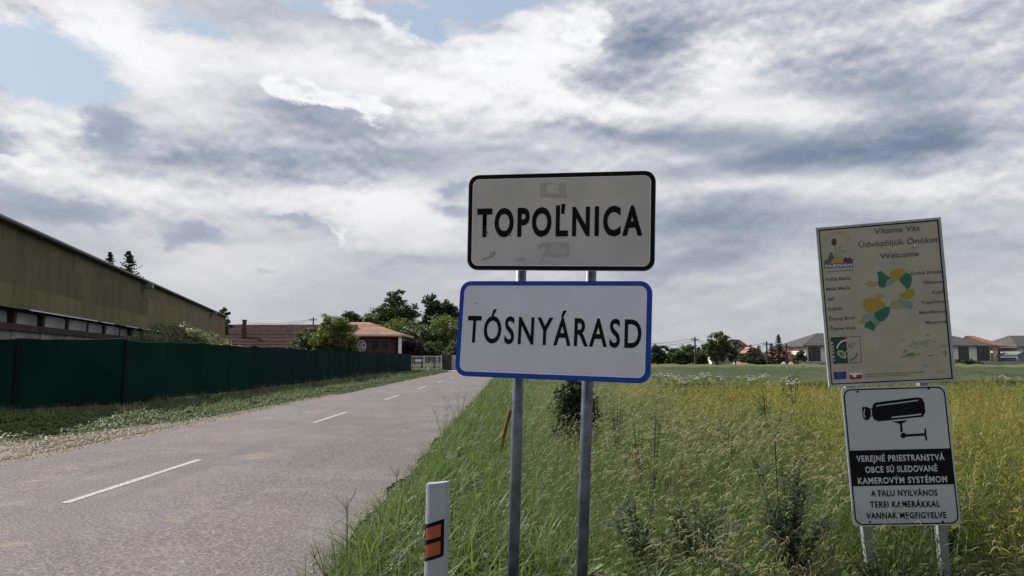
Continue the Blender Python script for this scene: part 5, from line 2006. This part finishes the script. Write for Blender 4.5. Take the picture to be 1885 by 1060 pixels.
for pts_ in ([(345, 440), (375, 425), (425, 432), (415, 455), (375, 460)], [(497, 545), (530, 535), (560, 555), (575, 585), (520, 590), (495, 575)], [(405, 505), (440, 495), (458, 512), (430, 535), (400, 528)]):
    W1.shape(Z(pts_), Q_tan, 'map_patch', -0.0036)
# small second map of the country, bottom right
mini = []
for (x_, y_, l_) in ((558, 768, 20), (600, 800, 26), (620, 783, 30), (632, 790, 80), (668, 778, 36), (640, 808, 18), (686, 803, 26), (736, 776, 20), (780, 800, 40), (696, 740, 22), (570, 826, 18), (566, 836, 26), (598, 843, 18),
                     (562, 858, 34), (552, 868, 14), (708, 856, 28), (640, 848, 26), (620, 770, 12), (700, 770, 16)):
    mini.append(stroke(Z([(x_, y_), (x_ + l_, y_ - 3)]), 0.9))
W1.shapes(mini, P_text, 'map_caption', -0.0046)
for pts_, mm in (([(615, 800), (650, 772), (700, 765), (760, 770), (810, 775), (800, 800), (740, 815), (700, 830), (660, 850), (610, 860), (575, 850), (590, 825)], paint('pale map tint', (0.345, 0.345, 0.245))),
                 ([(590, 845), (625, 838), (640, 856), (610, 872), (585, 862)], paint('small green tint', (0.25, 0.34, 0.18)))):
    W1.shape(Z(pts_), mm, 'country_map', -0.0036)
W1.shapes([stroke(Z([(795, 838), (808, 828), (818, 838), (806, 845)]), 1.0), stroke(Z([(812, 842), (806, 862)]), 1.2)], P_text, 'map_figure')
# black and white square emblem with a green half
W1.shape(Z([(152, 751), (322, 744), (329, 894), (170, 902)]), P_black, 'emblem_frame', -0.0036)
W1.shape(Z([(154, 753), (320, 747), (326, 892), (172, 900)]), P_board, 'emblem_ground', -0.0042)
W1.shape(Z([(154, 753), (240, 750), (252, 898), (172, 900)]), paint('emblem dark green', (0.012, 0.045, 0.035)), 'emblem_field', -0.0048)
W1.text('LEADER', bz(178, 888), bz(163, 772), 9 / 3.117, P_edge, bold=0.02, y=-0.0056) if False else None
P_lime = paint('emblem pale green', (0.34, 0.42, 0.22))
W1.shapes([stroke(Z(arc(248, 822, 60, 56, 172, 96)), 2.4)], P_edge, 'emblem_arc', -0.0054)
W1.shapes([Z([(187, 834), (202, 824), (222, 828), (238, 846), (244, 868), (226, 872), (204, 862), (191, 848)])], P_lime, 'emblem_leaf', -0.0054)
W1.shapes([Z([(197, 838), (210, 833), (226, 843), (235, 861), (220, 862), (205, 852)])], paint('leaf core', (0.02, 0.07, 0.05)), 'emblem_leaf', -0.0060)
W1.shapes([stroke(Z([(200, 840), (220, 850), (238, 866)]), 0.9), stroke(Z([(232, 842), (246, 826), (262, 814)]), 1.3)], P_lime, 'emblem_leaf', -0.0066)
W1.shapes([stroke(Z(arc(250, 835, 56, 48, -80, -5)), 2.2)] + [stroke(Z([(x_, y_), (x_ + 9, y_ + 3)]), 1.6) for x_, y_ in ((255, 790), (270, 782), (262, 800), (278, 795), (270, 808), (285, 785), (252, 803))],
          P_text, 'emblem_dots', -0.0054)


def letter_up(ch, x, y, sz, mat, pan, rot90=True):
    """one letter of the upright word running up the emblem's edge"""
    strokes = {'L': [[(0, 0), (0, 1)], [(0, 0), (.6, 0)]], 'E': [[(0, 0), (0, 1)], [(0, 0), (.6, 0)], [(0, .5), (.5, .5)], [(0, 1), (.6, 1)]],
               'A': [[(0, 0), (.35, 1)], [(.35, 1), (.7, 0)], [(.15, .35), (.55, .35)]], 'D': [[(0, 0), (0, 1)], [(0, 1), (.5, .75)], [(.5, .75), (.5, .25)], [(.5, .25), (0, 0)]],
               'R': [[(0, 0), (0, 1)], [(0, 1), (.55, .9)], [(.55, .9), (.5, .5)], [(.5, .5), (0, .5)], [(.2, .5), (.6, 0)]]}[ch]
    out = []
    for s in strokes:
        out.append(stroke(Z([(x + sz * (a_[1] - 1) * 1.0 + sz, y - sz * a_[0] * 1.25) for a_ in [(p[0], 1 - p[1]) for p in s]]), 0.8))
    return out


word = []
for i, ch in enumerate('LEADER'):
    word += letter_up(ch, 165 - i * 2.2, 884 - i * 19.5, 12, None, None)
W1.shapes(word, P_edge, 'lettering', -0.0056)
# flags and small print at the foot
W1.shape(Z([(170, 950), (240, 946), (243, 988), (173, 992)]), paint('flag blue', (0.012, 0.03, 0.20)), 'flag', -0.0042)
W1.shapes([Z([(206 + 12 * math.cos(rad(a)) - 1.6, 969 - 12 * math.sin(rad(a)) - 1.6), (206 + 12 * math.cos(rad(a)) + 1.6, 969 - 12 * math.sin(rad(a)) - 1.6), (206 + 12 * math.cos(rad(a)) + 1.6, 969 - 12 * math.sin(rad(a)) + 1.6), (206 + 12 * math.cos(rad(a)) - 1.6, 969 - 12 * math.sin(rad(a)) + 1.6)])
           for a in range(0, 360, 30)], Q_yel, 'flag_stars', -0.0050)
W1.shape(Z([(260, 956), (330, 953), (331, 963), (261, 966)]), P_edge, 'flag_band', -0.0042)
W1.shape(Z([(261, 966), (331, 963), (332, 987), (263, 991)]), paint('flag red', (0.22, 0.02, 0.02)), 'flag', -0.0042)
W1.shape(Z([(278, 960), (300, 959), (300, 974), (289, 980), (279, 974)]), P_edge, 'flag_shield', -0.0050)
W1.text('Európsky poľnohospodársky fond pre rozvoj vidieka', bz(357, 966), bz(692, 952), 9 / 3.117, P_text)
W1.text('Európa investuje do vidieckych oblastí', bz(357, 979), bz(606, 968), 8 / 3.117, P_text)
W1.shapes([stroke(Z([(748, 956), (765, 944), (778, 930), (792, 942), (812, 948)]), 1.2), stroke(Z([(752, 952), (812, 950)]), 1.0), stroke(Z([(732, 977), (838, 970)]), 0.8)], paint('faded yellow-green', (0.34, 0.33, 0.16)), 'small_emblem')
for bx_, by_ in ((288, 915), (697, 905), (634, 226)):
    c_ = W1.uv(*bz(bx_, by_))
    o = MB().prism([(c_[0] + 0.012 * math.cos(rad(a)), c_[1] + 0.012 * math.sin(rad(a))) for a in range(330, -1, -30)], -0.0105, -0.002).build('bolt', P_back, W1.o)
# sunflower emblem, top left
P_arc = paint('faded orange arc', (0.42, 0.29, 0.14))
W1.shapes([stroke(Z(arc(195, 205, 76, 62, 176, 8, 16)), 2.4), stroke(Z(arc(195, 205, 60, 48, 170, 12, 14)), 1.2)], P_arc, 'emblem_arc', -0.0040)
W1.shape(Z(arc(172, 204, 15, 21, 0, 340, 14)), paint('seed brown', (0.05, 0.03, 0.02)), 'flower_centre', -0.0050)
W1.shapes([stroke(Z([(180, 225), (186, 250), (188, 290)]), 2.2), stroke(Z([(196, 290), (204, 255), (204, 230), (212, 218)]), 1.6), stroke(Z([(178, 292), (176, 262)]), 2.0), stroke(Z([(212, 290), (218, 268), (230, 252)]), 1.4), stroke(Z(arc(230, 262, 14, 10, 20, 170, 6)), 1.6)],
          paint('stalk grey-green', (0.26, 0.29, 0.22)), 'flower_stalk', -0.0046)
W1.shape(Z([(115, 328), (118, 305), (128, 310), (140, 292), (150, 262), (160, 262), (166, 285), (176, 292), (150, 328)]), P_text, 'hill_silhouette', -0.0046)
W1.shape(Z([(150, 328), (165, 300), (190, 288), (215, 294), (232, 325)]), paint('hill yellow', (0.36, 0.25, 0.06)), 'hill', -0.0052)
W1.shape(Z([(225, 325), (222, 305), (238, 290), (250, 300), (262, 288), (268, 300), (280, 300), (278, 322)]), paint('hill dark red', (0.07, 0.03, 0.03)), 'hill_silhouette', -0.0052)
W1.shape(Z([(114, 330), (278, 324), (280, 346), (117, 352)]), paint('band blue', (0.06, 0.09, 0.22)), 'name_band', -0.0044)
W1.text('DUDVÁH', bz(122, 348), bz(274, 342), 14 / 3.117, P_edge, bold=0.03, y=-0.0054)
W1.shapes([stroke(Z([(130, 374), (288, 364)]), 0.8)], P_text, 'small_print')

W2 = Panel(wel, 'warning_panel', 'lower white panel with camera picture and black band reading VEREJNÉ PRIESTRANSTVÁ', (2.7698, 5.3248, 0.8633, -0.0786, -0.0364, -0.0338), 0.73, 0.972)
w, h = W2.w, W2.h
W2.plate(MB().prism(rounded(w, h, 0.02), -0.002, 0.006), P_cctv)
band(rounded(w - 0.022, h - 0.018, 0.055), rounded(w - 0.040, h - 0.036, 0.047), -0.0032).build('border', P_black, W2.o)


def cz(x, y):
    return (1530 + x / 2.867, 690 + y / 2.867)


C = lambda L: [cz(*p) for p in L]
u0, u1 = -w / 2 + 0.016, w / 2 - 0.016
za, zb = W2.uv(*cz(370, 393))[1], W2.uv(*cz(370, 582))[1]
MB().box(u0, -0.0040, zb, u1, -0.0034, za).build('black_band', P_black, W2.o)
W2.shapes([C([(218, 160), (232, 145), (452, 118), (478, 122), (492, 150), (496, 195), (484, 220), (250, 245), (226, 235), (212, 205)])], P_black, 'camera_picture', -0.0040)
W2.shapes([C([(163, 170), (186, 168), (205, 178), (218, 175), (222, 212), (212, 212), (196, 238), (175, 236), (164, 210)]), C([(326, 246), (402, 238), (386, 250), (372, 256), (378, 300), (364, 302), (362, 258), (345, 254)]),
           C(arc(380, 319, 15, 15, 0, 340, 12)), C([(380, 314), (492, 307), (494, 320), (382, 326)]), stroke(C([(495, 282), (497, 320), (503, 346)]), 3.0)], P_black, 'camera_picture', -0.0046)
W2.shapes([stroke(C([(236, 163), (330, 151), (458, 134)]), 1.8), stroke(C([(318, 224), (420, 214), (474, 207)]), 2.4), stroke(C([(176, 180), (170, 205), (178, 226)]), 1.6), stroke(C([(207, 180), (212, 195), (210, 212)]), 1.8)], P_cctv, 'highlight_line', -0.0052)
P_wht = paint('white print', (0.42, 0.44, 0.45))
for s_, x0_, x1_, yb_, yb2 in (('VEREJNÉ PRIESTRANSTVÁ', 133, 598, 459, 450), ('OBCE SÚ SLEDOVANÉ', 180, 560, 517, 508), ('KAMEROVÝM SYSTÉMOM', 141, 612, 576, 566)):
    W2.text(s_, cz(x0_, yb_), cz(x1_, yb2), 35 / 2.867, P_wht, bold=0.026, y=-0.0050, track=1.12)
for s_, x0_, x1_, yb_, yb2 in (('A FALU NYILVÁNOS', 210, 560, 641, 637), ('TEREI KAMERÁKKAL', 206, 574, 700, 696), ('VANNAK MEGFIGYELVE', 186, 608, 759, 755)):
    W2.text(s_, cz(x0_, yb_), cz(x1_, yb2), 35 / 2.867, P_black, bold=0.026, y=-0.0050, track=1.12)
for x_, y_ in ((139, 89), (514, 72), (204, 776), (588, 774)):
    c_ = W2.uv(*cz(x_, y_))
    MB().prism([(c_[0] + 0.007 * math.cos(rad(a)), c_[1] + 0.007 * math.sin(rad(a))) for a in range(330, -1, -30)], -0.006, -0.002).build('screw', P_black, W2.o)
P_wpost = plain('weathered pale post', (0.27, 0.28, 0.29), 0.7, var=0.14, scale=9)
for (xa, ya), (xb, yb_), half in (((1594, 960), (1607, 1060), 0.032), ((1733, 960), (1743, 1060), 0.032)):
    Yp = 5.57 if xa < 1650 else 5.47
    a_, b_ = at(xa, ya, Yp), at(xb, yb_, Yp)
    d_ = (a_ - b_) / (a_.z - b_.z)
    t0_, t1_ = a_ + d_ * (-0.3 - a_.z), a_ + Vector((-0.075, 0, 1.0)) * (2.3 - a_.z)
    mb = MB()
    for q in (t0_, a_, t1_):
        for sx_, sy_ in ((-1, -1), (1, -1), (1, 1), (-1, 1)):
            mb.v.append((q.x - wel.location.x + sx_ * half, q.y - wel.location.y + 0.02 + sy_ * 0.025, q.z - wel.location.z))
    mb.f = [(b4 + i, b4 + (i + 1) % 4, b4 + 4 + (i + 1) % 4, b4 + 4 + i) for b4 in (0, 4) for i in range(4)] + [(8, 9, 10, 11)]
    mb.m = [0] * 9
    mb.build('post', P_wpost, wel)

# ---- the white marker post with orange reflectors
MKW = 0.054
mk = thing('marker_post', 'white plastic roadside marker post with two orange reflectors in a black band', 'post', (-0.383, 3.74, -0.05), rad(-16))
n_ = 12
prof = [(MKW * -math.cos(math.pi * i / n_), -0.012 - 0.030 * math.sin(math.pi * i / n_)) for i in range(n_ + 1)]
prof = [(-MKW, 0.03)] + prof + [(MKW, 0.03)]
lean = 0.012


def post_ring(z, grow=0.0, slope=0.0):
    return [(x * (1 + grow) + lean * z, y - (grow * 0.06), z + slope * x) for x, y in prof]


H_top = 0.985
mb = MB()
r0, r1 = post_ring(-0.15), post_ring(H_top, slope=0.12)
k = len(r0)
mb.add(r0 + r1, [(i, (i + 1) % k, (i + 1) % k + k, i + k) for i in range(k)] + [tuple(range(k, 2 * k))])
mk_body = mb.build('body', P_postw, mk)


def wrap(z0, z1, x0f, x1f, grow, mat, name, parent, slope=0.34):
    """a piece of film wrapped round the curved front between two slanting edges"""
    mb = MB()
    m_ = 14
    pts = []
    for i in range(m_ + 1):
        xx = x0f + (x1f - x0f) * i / m_
        yy_ = -0.012 - 0.030 * math.sqrt(max(0, 1 - (xx / MKW) ** 2)) - grow
        pts.append((xx, yy_))
    mb.v = [(x + lean * z0, y, z0 + slope * x) for x, y in pts] + [(x + lean * z1, y, z1 + slope * x) for x, y in pts]
    mb.f = [(i, i + 1, i + m_ + 2, i + m_ + 1) for i in range(m_)]
    mb.m = [0] * m_
    return mb.build(name, mat, parent)


P_orange = plain('orange reflector', (0.30, 0.066, 0.022), 0.3, 0.5, var=0.08, scale=30)
bandp = wrap(0.622, 0.800, -0.0525, 0.050, 0.0012, P_black, 'black_band', mk)
wrap(0.638, 0.700, -0.044, 0.037, 0.0026, P_orange, 'reflector', bandp)
wrap(0.722, 0.780, -0.044, 0.037, 0.0026, P_orange, 'reflector', bandp)
sc_ = MB()
sc_.add([(0.028, -0.0395, 0.36), (0.036, -0.0385, 0.34), (0.040, -0.0382, 0.46), (0.037, -0.0388, 0.56), (0.033, -0.0392, 0.50)], [(0, 1, 2, 3, 4)])
sc_.add([(-0.028, -0.0405, 0.545), (-0.024, -0.0410, 0.54), (-0.025, -0.0410, 0.555)], [(0, 1, 2)])
sc_.build('scuff_mark', P_scr, mk)
